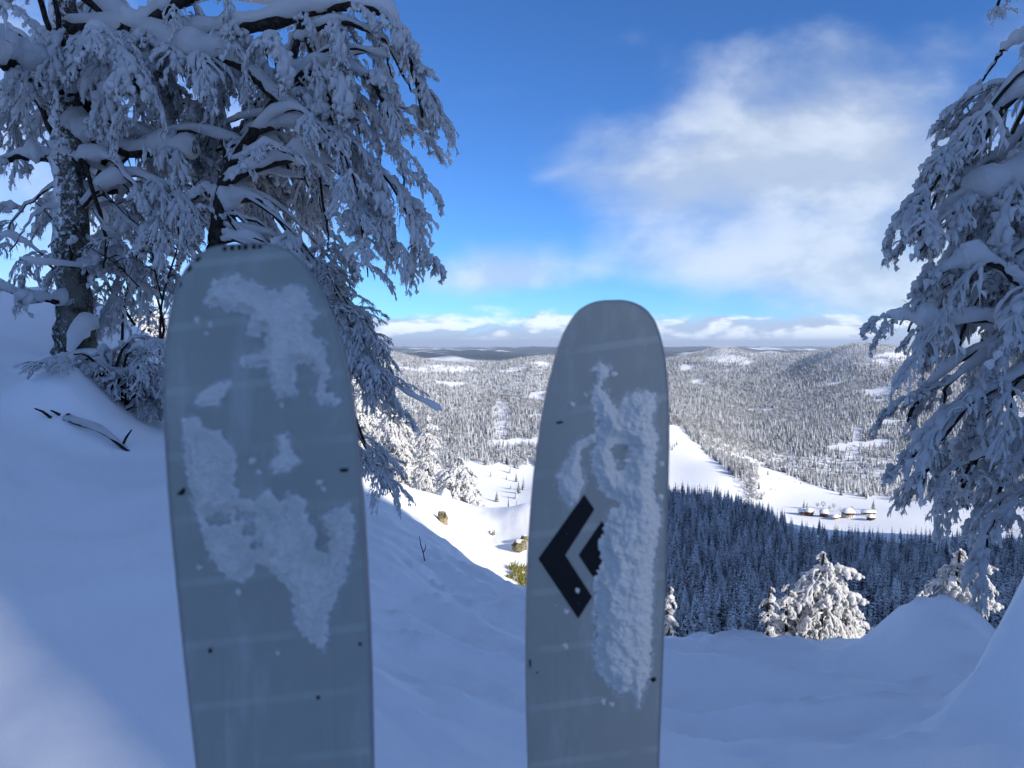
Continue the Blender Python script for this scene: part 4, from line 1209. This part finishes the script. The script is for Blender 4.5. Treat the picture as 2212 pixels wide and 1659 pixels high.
# ------------------------------------------------------------------ village
def build_village():
    wood = plain('dark_shingle', (0.10, 0.055, 0.035), .8, .2, .3); render = plain('pale_render', (0.62, 0.55, 0.42), .8, .2)
    glass = plain('window_glass', (0.03, 0.035, 0.04), .15, .5); roofm = plain('roof_edge', (0.06, 0.04, 0.03), .8); red = plain('red_shutter', (0.16, 0.05, 0.035), .7)
    def house(px, py, w, d, h, turn, label, wall, hip=.5):
        w *= .58; d *= .6; h *= .66; hip *= .5
        p, r = drop(px, py, 700, 1300); t = empty('village_house', (p[0], p[1], p[2] - .3), label, 'house', 'houses of the valley village'); t.rotation_euler = (0, 0, turn)
        a = Acc(); a.box((-w / 2, -d / 2, -1), (w / 2, d / 2, h * .42)); a.obj('ground_floor', wall if w < 9 else render, t, False)
        a = Acc(); a.box((-w / 2 - .05, -d / 2 - .05, h * .42 + .003), (w / 2 + .05, d / 2 + .05, h * .72)); a.obj('upper_wall', wall, t, False)
        e = .8; z0 = h * .66; z1 = h * 1.2; k = w * hip * .5
        def roof(dz, ee, nm, m, par):
            a = Acc(); x, y = w / 2 + ee, d / 2 + ee
            V = [(-x, -y, z0 + dz), (x, -y, z0 + dz), (x, y, z0 + dz), (-x, y, z0 + dz), (-w / 2 + k, 0, z1 + dz), (w / 2 - k, 0, z1 + dz)]
            V += [(q[0], q[1], q[2] - .45) for q in V[:4]]
            a.add(V, [(0, 1, 5, 4), (2, 3, 4, 5), (1, 2, 5, 5), (3, 0, 4, 4), (0, 6, 7, 1), (1, 7, 8, 2), (2, 8, 9, 3), (3, 9, 6, 0), (9, 8, 7, 6)])
            V, Q, _ = a.data(); T = np.array([(1, 2, 5), (3, 0, 4)]); Q = np.array([q for q in Q if len(set(q)) == 4])
            return mesh_obj(nm, V, [Q, T], m, par, False)
        ro = roof(0, e, 'roof', roofm, t); roof(.32, e + .08, 'roof_snow', M_SNOW, ro)
        a = Acc(); a.box((w * .12, -.5, h * .8), (w * .12 + 1.0, .5, h * 1.25)); a.obj('chimney', render, ro, False)
        a = Acc(); a.box((-w / 2 - .3, -d / 2 - 1.1, h * .40), (w / 2 + .3, -d / 2 - .06, h * .52)); a.obj('balcony', wood, t, False)
        for row, z in enumerate((h * .14, h * .54)):
            for c in range(max(2, int(w / 3.6))):
                x = -w / 2 + (c + .5) * w / max(2, int(w / 3.6))
                a = Acc(); a.box((x - .6, -d / 2 - .12, z), (x + .6, -d / 2 - .055, z + 1.3)); f = a.obj('window', red, t, False)
                a = Acc(); a.box((x - .42, -d / 2 - .16, z + .15), (x + .42, -d / 2 - .122, z + 1.15)); a.obj('pane', glass, f, False)
        a = Acc(); a.box((-.6, -d / 2 - .10, -.2), (.6, -d / 2 - .01, 2.0)); a.obj('door', wood, t, False)
    house(1738, 1112, 21, 12, 9.5, -.2, 'long low house with snowy roof, leftmost in the village', wood)
    house(1748, 1114, 11, 10, 12, .5, 'tall brown house with red front at the left end of the village', red)
    house(1780, 1116, 15, 13, 11, -.4, 'hip-roofed snowy chalet, second building from the left', wood)
    house(1806, 1121, 20, 9, 6.5, .7, 'low barn with long snowy roof in the middle of the village', wood, .1)
    house(1832, 1117, 18, 15, 13, .15, 'largest hip-roofed snowy chalet in the village', wood)
    house(1876, 1112, 24, 8, 7, 0, 'long dark row house at the right end of the village', wood, .1)
    house(1881, 1123, 10, 9, 8, .4, 'small dark house in front of the long row house', wood)


build_village()


# ------------------------------------------------------------------ the skis
def f_ski(period, slope, tone):
    def fn(g, p):
        tc = g.n('ShaderNodeTexCoord'); pos = tc.outputs['Object']; x, y, z = g.sep(pos)
        v = g.m('FRACT', g.m('DIVIDE', g.m('SUBTRACT', z, g.m('MULTIPLY', x, slope)), period))
        band = g.m('MULTIPLY', g.ramp(v, .42, .46), g.ramp(v, .58, .54))
        fade = g.ramp(g.noise(pos, 14.0, 3, .6), .35, .6)
        a = g.noise(pos, 30.0, 4, .6); sm = g.noise(g.comb(g.m('MULTIPLY', x, 60.0), 0.0, g.m('MULTIPLY', z, 4.0)), 1.0, 3, .6)
        c = g.mix(a, tuple(q * .93 for q in tone), tuple(q * 1.05 for q in tone))
        c = g.mix(g.m('MULTIPLY', g.m('MULTIPLY', band, fade), .55), c, tuple(min(1, q * 1.35) for q in tone))
        smear = g.ramp(g.noise(g.comb(g.m('MULTIPLY', x, 26.0), 0.0, g.m('MULTIPLY', z, 7.0)), 1.0, 5, .65), .50, .72)
        c = g.mix(g.m('MULTIPLY', smear, .22), c, (.70, .73, .75))
        scr = g.ramp(g.noise(g.comb(g.m('MULTIPLY', x, 420.0), 0.0, g.m('MULTIPLY', z, 3.0)), 1.0, 2, .5), .66, .70)
        c = g.mix(g.m('MULTIPLY', scr, .16), c, tuple(q * .55 for q in tone))
        setp(p, g, c, g.ramp(sm, .3, .7, .34, .48), .35, sm, .03, .001)
    return fn


def ski(name, label, L, Rr, d0, bend, tone, period, slope):
    """L, Rr: outline from the tip down each side (picture points); the plate stands at range d0, tip rockered away"""
    n = 60; nc = 24
    def resample(q):
        q = smooth_poly(np.array(q, float), 400); s = np.concatenate([[0], np.cumsum(np.linalg.norm(np.diff(q, axis=0), axis=1))]); s /= s[-1]
        f = np.linspace(0, 1, n) ** 1.6
        return np.stack([np.interp(f, s, q[:, 0]), np.interp(f, s, q[:, 1])], 1)
    l, r = resample(L), resample(Rr); ty = min(l[0, 1], r[0, 1])
    def dist(py): return d0 + bend * np.clip((ty + 420 - py) / 420, 0, 2) ** 2
    def face(px, py, off=0.0):
        a, y, z = ray(px, py); d = dist(py)
        return np.stack([a / y * d, d + 0 * a - off, ZC + z / y * d], -1)
    u = np.linspace(0, 1, nc)
    G = l[:, None, :] * (1 - u)[None, :, None] + r[:, None, :] * u[None, :, None]
    Fp = face(G[..., 0], G[..., 1])
    # straight on down into the snow
    dirv = Fp[-1] - Fp[-6]; dirv = dirv / np.abs(dirv[:, 2:3]); ext = []
    for zz in np.linspace(Fp[-1, :, 2].mean(), -.30, 14)[1:]:
        k = (Fp[-1, :, 2].mean() - zz); row = Fp[-1] + np.array([dirv[:, 0].mean(), 0, -1.0]) * k
        cx = row[:, 0].mean(); row[:, 0] = cx + (row[:, 0] - cx) * (1 - .22 * min(1, k / .6)); ext.append(row)
    Fp = np.concatenate([Fp, np.array(ext)]); N = len(Fp)
    base = np.array([Fp[-1, :, 0].mean(), d0, 0.0]); Fp = Fp - base
    t = empty(name, base, label, 'ski', 'pair of skis planted in the snow')
    idx = np.arange(N * nc).reshape(N, nc)
    Q = np.stack([idx[:-1, :-1], idx[1:, :-1], idx[1:, 1:], idx[:-1, 1:]], -1).reshape(-1, 4)
    th = np.array([0, .0105, 0]); eth = np.array([0, .0022, 0])
    mb = material('ski_base_' + str(int(d0 * 100)), f_ski(period, slope, tone))
    mesh_obj('base', Fp.reshape(-1, 3), Q, mb, t)
    mesh_obj('topsheet', (Fp + th).reshape(-1, 3), Q[:, ::-1], M_TOP, t)
    rim = np.concatenate([Fp[:, 0][::-1], Fp[0, 1:-1], Fp[:, -1]])
    def band(a, b, out):
        c = Fp[:40].reshape(-1, 3).mean(0); o = rim.copy()
        nrm = np.gradient(rim, axis=0); nrm = np.stack([nrm[:, 2], 0 * nrm[:, 0], -nrm[:, 0]], 1); nrm /= np.linalg.norm(nrm, axis=1, keepdims=True) + 1e-9
        o = rim - nrm * out
        A = np.concatenate([o + a, o + b]); k = len(o); i = np.arange(k - 1)
        return A, np.stack([i, i + 1, i + 1 + k, i + k], 1)
    def rail(a, b, wd, nm, m):
        A, q = band(a, b, wd); A2, q2 = band(a, b, -wd * .2); k = len(rim); i = np.arange(k - 1); nA = len(A)
        V = np.concatenate([A, A2])
        fr = np.stack([i, i + 1, i + 1 + nA, i + nA], 1); bk = np.stack([i + k, i + k + nA, i + 1 + k + nA, i + 1 + k], 1)
        return mesh_obj(nm, V, np.concatenate([q, fr, bk]), m, t)
    rail(np.array([0, -.0004, 0]), eth, .0016, 'steel_edge', M_EDGE)
    rail(eth + np.array([0, .0003, 0]), th - np.array([0, .0003, 0]), .0009, 'sidewall', M_SIDE)
    return t, face, base


def pip(poly, X, Y):
    c = np.zeros(X.shape, bool); n = len(poly)
    for i in range(n):
        x1, y1 = poly[i]; x2, y2 = poly[(i + 1) % n]
        if y1 == y2: continue
        hit = ((y1 > Y) != (y2 > Y)) & (X < (x2 - x1) * (Y - y1) / (y2 - y1) + x1); c ^= hit
    return c


def sdist(poly, X, Y):
    d = np.full(X.shape, 1e9); n = len(poly)
    for i in range(n):
        ax, ay = poly[i]; bx, by = poly[(i + 1) % n]; ex, ey = bx - ax, by - ay
        tt = np.clip(((X - ax) * ex + (Y - ay) * ey) / (ex * ex + ey * ey + 1e-9), 0, 1)
        d = np.minimum(d, np.hypot(X - ax - tt * ex, Y - ay - tt * ey))
    return np.where(pip(poly, X, Y), d, -d)


def crust(ski_, face, base, poly, holes, seed, thick, depth=.006, grain=6.0, film=0.0):
    xs = [p[0] for p in poly]; ys = [p[1] for p in poly]
    X, Y = np.meshgrid(np.arange(min(xs) - 12, max(xs) + 12, 1.7), np.arange(min(ys) - 12, max(ys) + 12, 1.7))
    s = sdist(poly, X, Y)
    for hx, hy, rx, ry in holes: s = np.minimum(s, (np.hypot((X - hx) / rx, (Y - hy) / ry) - 1) * min(rx, ry))
    s = s + grain * fbm(X / 13.0, Y / 13.0, 3, seed) + 3.8 * perlin2(X / 3.6, Y / 3.6, seed + 9)
    s = s + film * (1 + .9 * fbm(X / 9.0, Y / 9.0, 3, seed + 31))
    body = sstep(0, thick, s)
    lum = .5 + .9 * fbm(X / 26.0, Y / 26.0, 3, seed + 3) + .16 * fbm(X / 7.0, Y / 7.0, 3, seed + 5)
    h = .0008 + depth * body * np.clip(.65 + .6 * lum, .15, 1.6)
    h = np.where(s < 0, .0002, h)
    if film: h = np.full(X.shape, .00035)
    keep = s > -1.2
    P = face(X, Y, h) - base
    n, m = X.shape; idx = np.arange(n * m).reshape(n, m)
    ok = keep[:-1, :-1] & keep[1:, :-1] & keep[1:, 1:] & keep[:-1, 1:]
    Q = np.stack([idx[:-1, :-1], idx[1:, :-1], idx[1:, 1:], idx[:-1, 1:]], -1)[ok]
    us = np.unique(Q); mp = np.full(n * m, -1); mp[us] = np.arange(len(us))
    o = mesh_obj('frost_film' if film else 'stuck_snow', P.reshape(-1, 3)[us], mp[Q], M_FILM if film else M_CRUST, ski_)
    if not film and thick > 10: crust(ski_, face, base, poly, holes, seed, thick, depth, grain, 7.0)
    return o


def flat(ski_, face, base, name, polys, mat, off=.0006):
    for poly in polys:
        p = np.array(poly, float)
        bm = bmesh.new(); vs = [bm.verts.new(v) for v in (face(p[:, 0], p[:, 1], off) - base)]
        f = bm.faces.new(vs); f.normal_update(); bmesh.ops.triangulate(bm, faces=[f]); me = bpy.data.meshes.new(name); bm.to_mesh(me); bm.free()
        me.materials.append(mat); o = bpy.data.objects.new(name, me); COL.objects.link(o); o.parent = ski_


M_EDGE = plain('steel', (0.30, 0.30, 0.29), .35, .5); M_SIDE = plain('sidewall', (0.12, 0.13, 0.13), .5, .3); M_TOP = plain('topsheet', (0.05, 0.055, 0.06), .3, .4)
M_BLACK = material('black_print', lambda g, p: setp(p, g, g.mix(g.ramp(g.noise(g.n('ShaderNodeTexCoord').outputs['Object'], 90.0, 3, .6), .66, .72), (.002, .002, .003), (.05, .06, .07)), .4, .3))
M_CRUST = material('stuck_snow', lambda g, p: setp(p, g, (.66, .66, .62), .6, .2, g.noise(g.n('ShaderNodeTexCoord').outputs['Object'], 260.0, 4, .7), .25, .0015))


def f_film(g, p):
    pos = g.n('ShaderNodeTexCoord').outputs['Object']
    setp(p, g, (.74, .76, .78), .8, .1)
    p.inputs['Alpha'].default_value = 1.0
    g.l(g.ramp(g.noise(pos, 130.0, 5, .75), .38, .68, .08, .75), p.inputs['Alpha'])


M_FILM = material('frost_film', f_film)


def build_skis():
    Lf = [(540, 529), (505, 531), (470, 535), (440, 547), (410, 575), (385, 620), (370, 680), (360, 760), (357, 860), (361, 960), (372, 1120), (392, 1330), (410, 1500), (429, 1670)]
    Rf = [(540, 529), (575, 530), (605, 536), (635, 553), (665, 590), (695, 640), (720, 705), (741, 780), (756, 860), (768, 960), (780, 1110), (791, 1310), (797, 1480), (801, 1670)]
    t, face, base = ski('ski', 'wide pale grey ski with stuck snow and notched tip, nearer on the left', Lf, Rf, .55, .035, (.315, .335, .30), .0485, .11)
    a = lambda q, k=.3307, x0=329., y0=494.: [(x0 + x * k, y0 + y * k) for x, y in q]
    c2 = lambda q: a(q, .4047, 329., 987.6)
    crust(t, face, base, a([(345, 485), (400, 340), (540, 300), (660, 350), (780, 410), (880, 380), (960, 370), (1030, 450), (1030, 490), (1095, 560), (1040, 610), (1050, 690), (1115, 730), (1140, 860), (1160, 960), (1130, 1060), (1220, 1100), (1210, 1150), (1110, 1150), (1060, 1080), (1090, 980), (1050, 890), (950, 870), (935, 1000), (940, 1080), (900, 1105), (820, 1100), (780, 1000), (740, 900), (640, 910), (540, 890), (610, 830), (740, 790), (735, 660), (680, 730), (610, 700), (640, 560), (500, 540)]), [], 101, 26, .009, 9)
    crust(t, face, base, a([(270, 1140), (330, 1060), (400, 1020), (530, 990), (490, 1060), (430, 1150), (330, 1165)]), [], 111, 18, .004, 4)
    crust(t, face, base, a([(820, 1350), (880, 1340), (910, 1440), (960, 1520), (890, 1590), (800, 1590), (770, 1540), (830, 1470)]), [], 121, 18, .004, 5)
    crust(t, face, base, a([(200, 1250), (250, 1225), (310, 1240), (340, 1300), (440, 1320), (510, 1400), (548, 1480)]) + c2([(450, 0), (440, 150), (470, 210), (540, 230), (620, 170), (690, 240), (740, 190), (830, 230), (820, 300), (870, 400), (870, 490), (920, 510), (950, 440), (900, 320), (960, 290), (1040, 260), (1080, 300), (1080, 420), (1030, 650), (940, 850), (920, 1035), (780, 930), (740, 710), (620, 600), (560, 550), (540, 620), (480, 670), (400, 640), (290, 500), (240, 300), (190, 100), (180, 0)]) + a([(215, 1480)]),
          [(329 + 355 * .4047, 987.6 + 335 * .4047, 28, 13), (329 + 500 * .4047, 987.6 + 310 * .4047, 26, 11), (329 + 520 * .4047, 987.6 + 375 * .4047, 12, 20), (329 + 550 * .4047, 987.6 + 470 * .4047, 10, 9)], 131, 34, .013, 8)
    for k, (x, y, s) in enumerate(((545, 995, 9), (560, 1020, 7), (690, 1040, 8), (700, 1055, 6), (610, 875, 6), (430, 985 + 240, 7), (600, 1410, 5), (515, 1278, 7), (425, 890 - 200, 7), (455, 700, 8), (445, 720, 5))):
        crust(t, face, base, [(x - s, y), (x - s * .3, y - s), (x + s, y - s * .4), (x + s * .6, y + s), (x - s * .5, y + s * .8)], [], 140 + k, 9, .0022, 3)
    # dark teeth of the tip notch and chips in the rim
    for x0, y0, x1, y1 in ((482, 534, 490, 542), (498, 531, 506, 541), (514, 530, 521, 540), (527, 529, 535, 539), (545, 529, 553, 538), (558, 530, 566, 537)):
        flat(t, face, base, 'tip_notch', [[(x0, y0), (x1, y0 - 1), (x1, y1), (x0, y1)]], M_BLACK, .0009)
    for q in ([(405, 583), (412, 574), (416, 578), (409, 588)], [(421, 563), (430, 555), (436, 556), (428, 566)], [(388, 618), (391, 609), (394, 612), (391, 621)]):
        flat(t, face, base, 'rim_chip', [q], M_BLACK, .0009)
    for q in ([(382, 1068), (398, 1052), (402, 1060), (395, 1070)], [(734, 1013), (752, 1011), (752, 1019), (735, 1019)], [(450, 1402), (458, 1399), (459, 1409), (451, 1410)], [(774, 1388), (782, 1387), (781, 1395), (775, 1394)], [(683, 1503), (692, 1502), (691, 1510), (684, 1510)]):
        flat(t, face, base, 'scuff', [q], M_BLACK, .0007)

    Lr = [(1322, 651), (1300, 652), (1276, 658), (1250, 674), (1228, 705), (1210, 745), (1194, 800), (1180, 860), (1168, 930), (1156, 1020), (1147, 1120), (1141, 1230), (1138, 1380), (1139, 1520), (1143, 1670)]
    Rs = [(1322, 651), (1345, 651), (1370, 657), (1393, 670), (1412, 694), (1425, 730), (1434, 775), (1440, 830), (1443, 900), (1442, 1000), (1439, 1130), (1435, 1280), (1429, 1430), (1424, 1560), (1420, 1670)]
    t, face, base = ski('ski', 'pale grey ski with black diamond emblem and long strip of stuck snow, right of centre', Lr, Rs, .75, .05, (.31, .33, .30), .061, .14)
    c3 = lambda q: a(q, .2812, 1097.2, 630.9); c4 = lambda q: a(q, .3883, 1097.2, 1014.9)
    crust(t, face, base, c3([(700, 540), (770, 570), (775, 640), (720, 690), (720, 750), (780, 790), (800, 850), (840, 900), (900, 820), (930, 780), (1040, 760), (1130, 780), (1140, 850), (1110, 1000), (1150, 1100), (1130, 1360)]) + c4([(820, 0), (800, 100), (835, 200), (855, 280), (810, 500), (805, 700), (800, 900), (795, 1120), (760, 1220), (725, 1315), (680, 1220), (620, 1250), (560, 1190), (490, 1120), (480, 1000), (500, 870), (480, 750), (480, 600), (520, 500), (500, 420), (530, 330), (560, 230), (640, 190), (530, 130), (500, 90)]) + c3([(700, 1480), (660, 1400), (640, 1230), (690, 1170), (660, 1080), (690, 1000), (660, 920), (640, 780), (690, 680), (650, 600)]),
          [(1097.2 + 865 * .2812, 630.9 + 1225 * .2812, 20, 20), (1097.2 + 860 * .2812, 630.9 + 1330 * .2812, 10, 14)], 201, 38, .0105, 8)
    crust(t, face, base, c3([(680, 1085), (600, 1110), (500, 1180), (480, 1250), (430, 1320), (370, 1420), (380, 1520), (430, 1600), (480, 1650), (540, 1600), (590, 1450), (550, 1330), (570, 1190), (680, 1150)]), [], 211, 20, .005, 5)
    for k, (x, y, s) in enumerate(((1326, 808, 7), (1235, 873, 7), (1265, 852, 5), (1221, 1395, 7), (1302, 1515, 7), (1322, 1520, 6), (1222, 1320, 6), (1246, 1275, 6), (1200, 1308, 3), (1430, 1000, 6), (1426, 1072, 8))):
        crust(t, face, base, [(x - s, y), (x - s * .3, y - s), (x + s, y - s * .4), (x + s * .6, y + s), (x - s * .5, y + s * .8)], [], 240 + k, 9, .002, 3)
    flat(t, face, base, 'emblem', [[(1262, 1068), (1284, 1100), (1221, 1199), (1279, 1289), (1249, 1336), (1163, 1207)], [(1300, 1125), (1340, 1188), (1285, 1252), (1250, 1199)]], M_BLACK)
    for q in ([(1200, 912), (1213, 909), (1218, 913), (1205, 916)], [(1405, 1465), (1416, 1462), (1417, 1470), (1408, 1474)], [(1158, 1451), (1162, 1450), (1162, 1454), (1159, 1455)], [(1143, 1425), (1147, 1424), (1147, 1442), (1144, 1440)]):
        flat(t, face, base, 'scuff', [q], M_BLACK, .0007)


build_skis()


# ------------------------------------------------------------------ the air over the valley
def build_haze():
    acc = Acc(); acc.box((-70000, -70000, ZMIN - 5), (70000, 70000, 140.0))
    m = bpy.data.materials.new('air'); m.use_nodes = True; nt = m.node_tree; nt.nodes.clear()
    out = nt.nodes.new('ShaderNodeOutputMaterial'); v = nt.nodes.new('ShaderNodeVolumePrincipled')
    v.inputs['Color'].default_value = (.72, .84, 1.0, 1); v.inputs['Density'].default_value = 0.00006; v.inputs['Anisotropy'].default_value = 0.1
    nt.links.new(v.outputs[0], out.inputs['Volume'])
    o = acc.obj('haze', m, None, False); o['kind'] = 'stuff'; tag(o, 'thin blue air softening the far hills', 'haze')


build_haze()
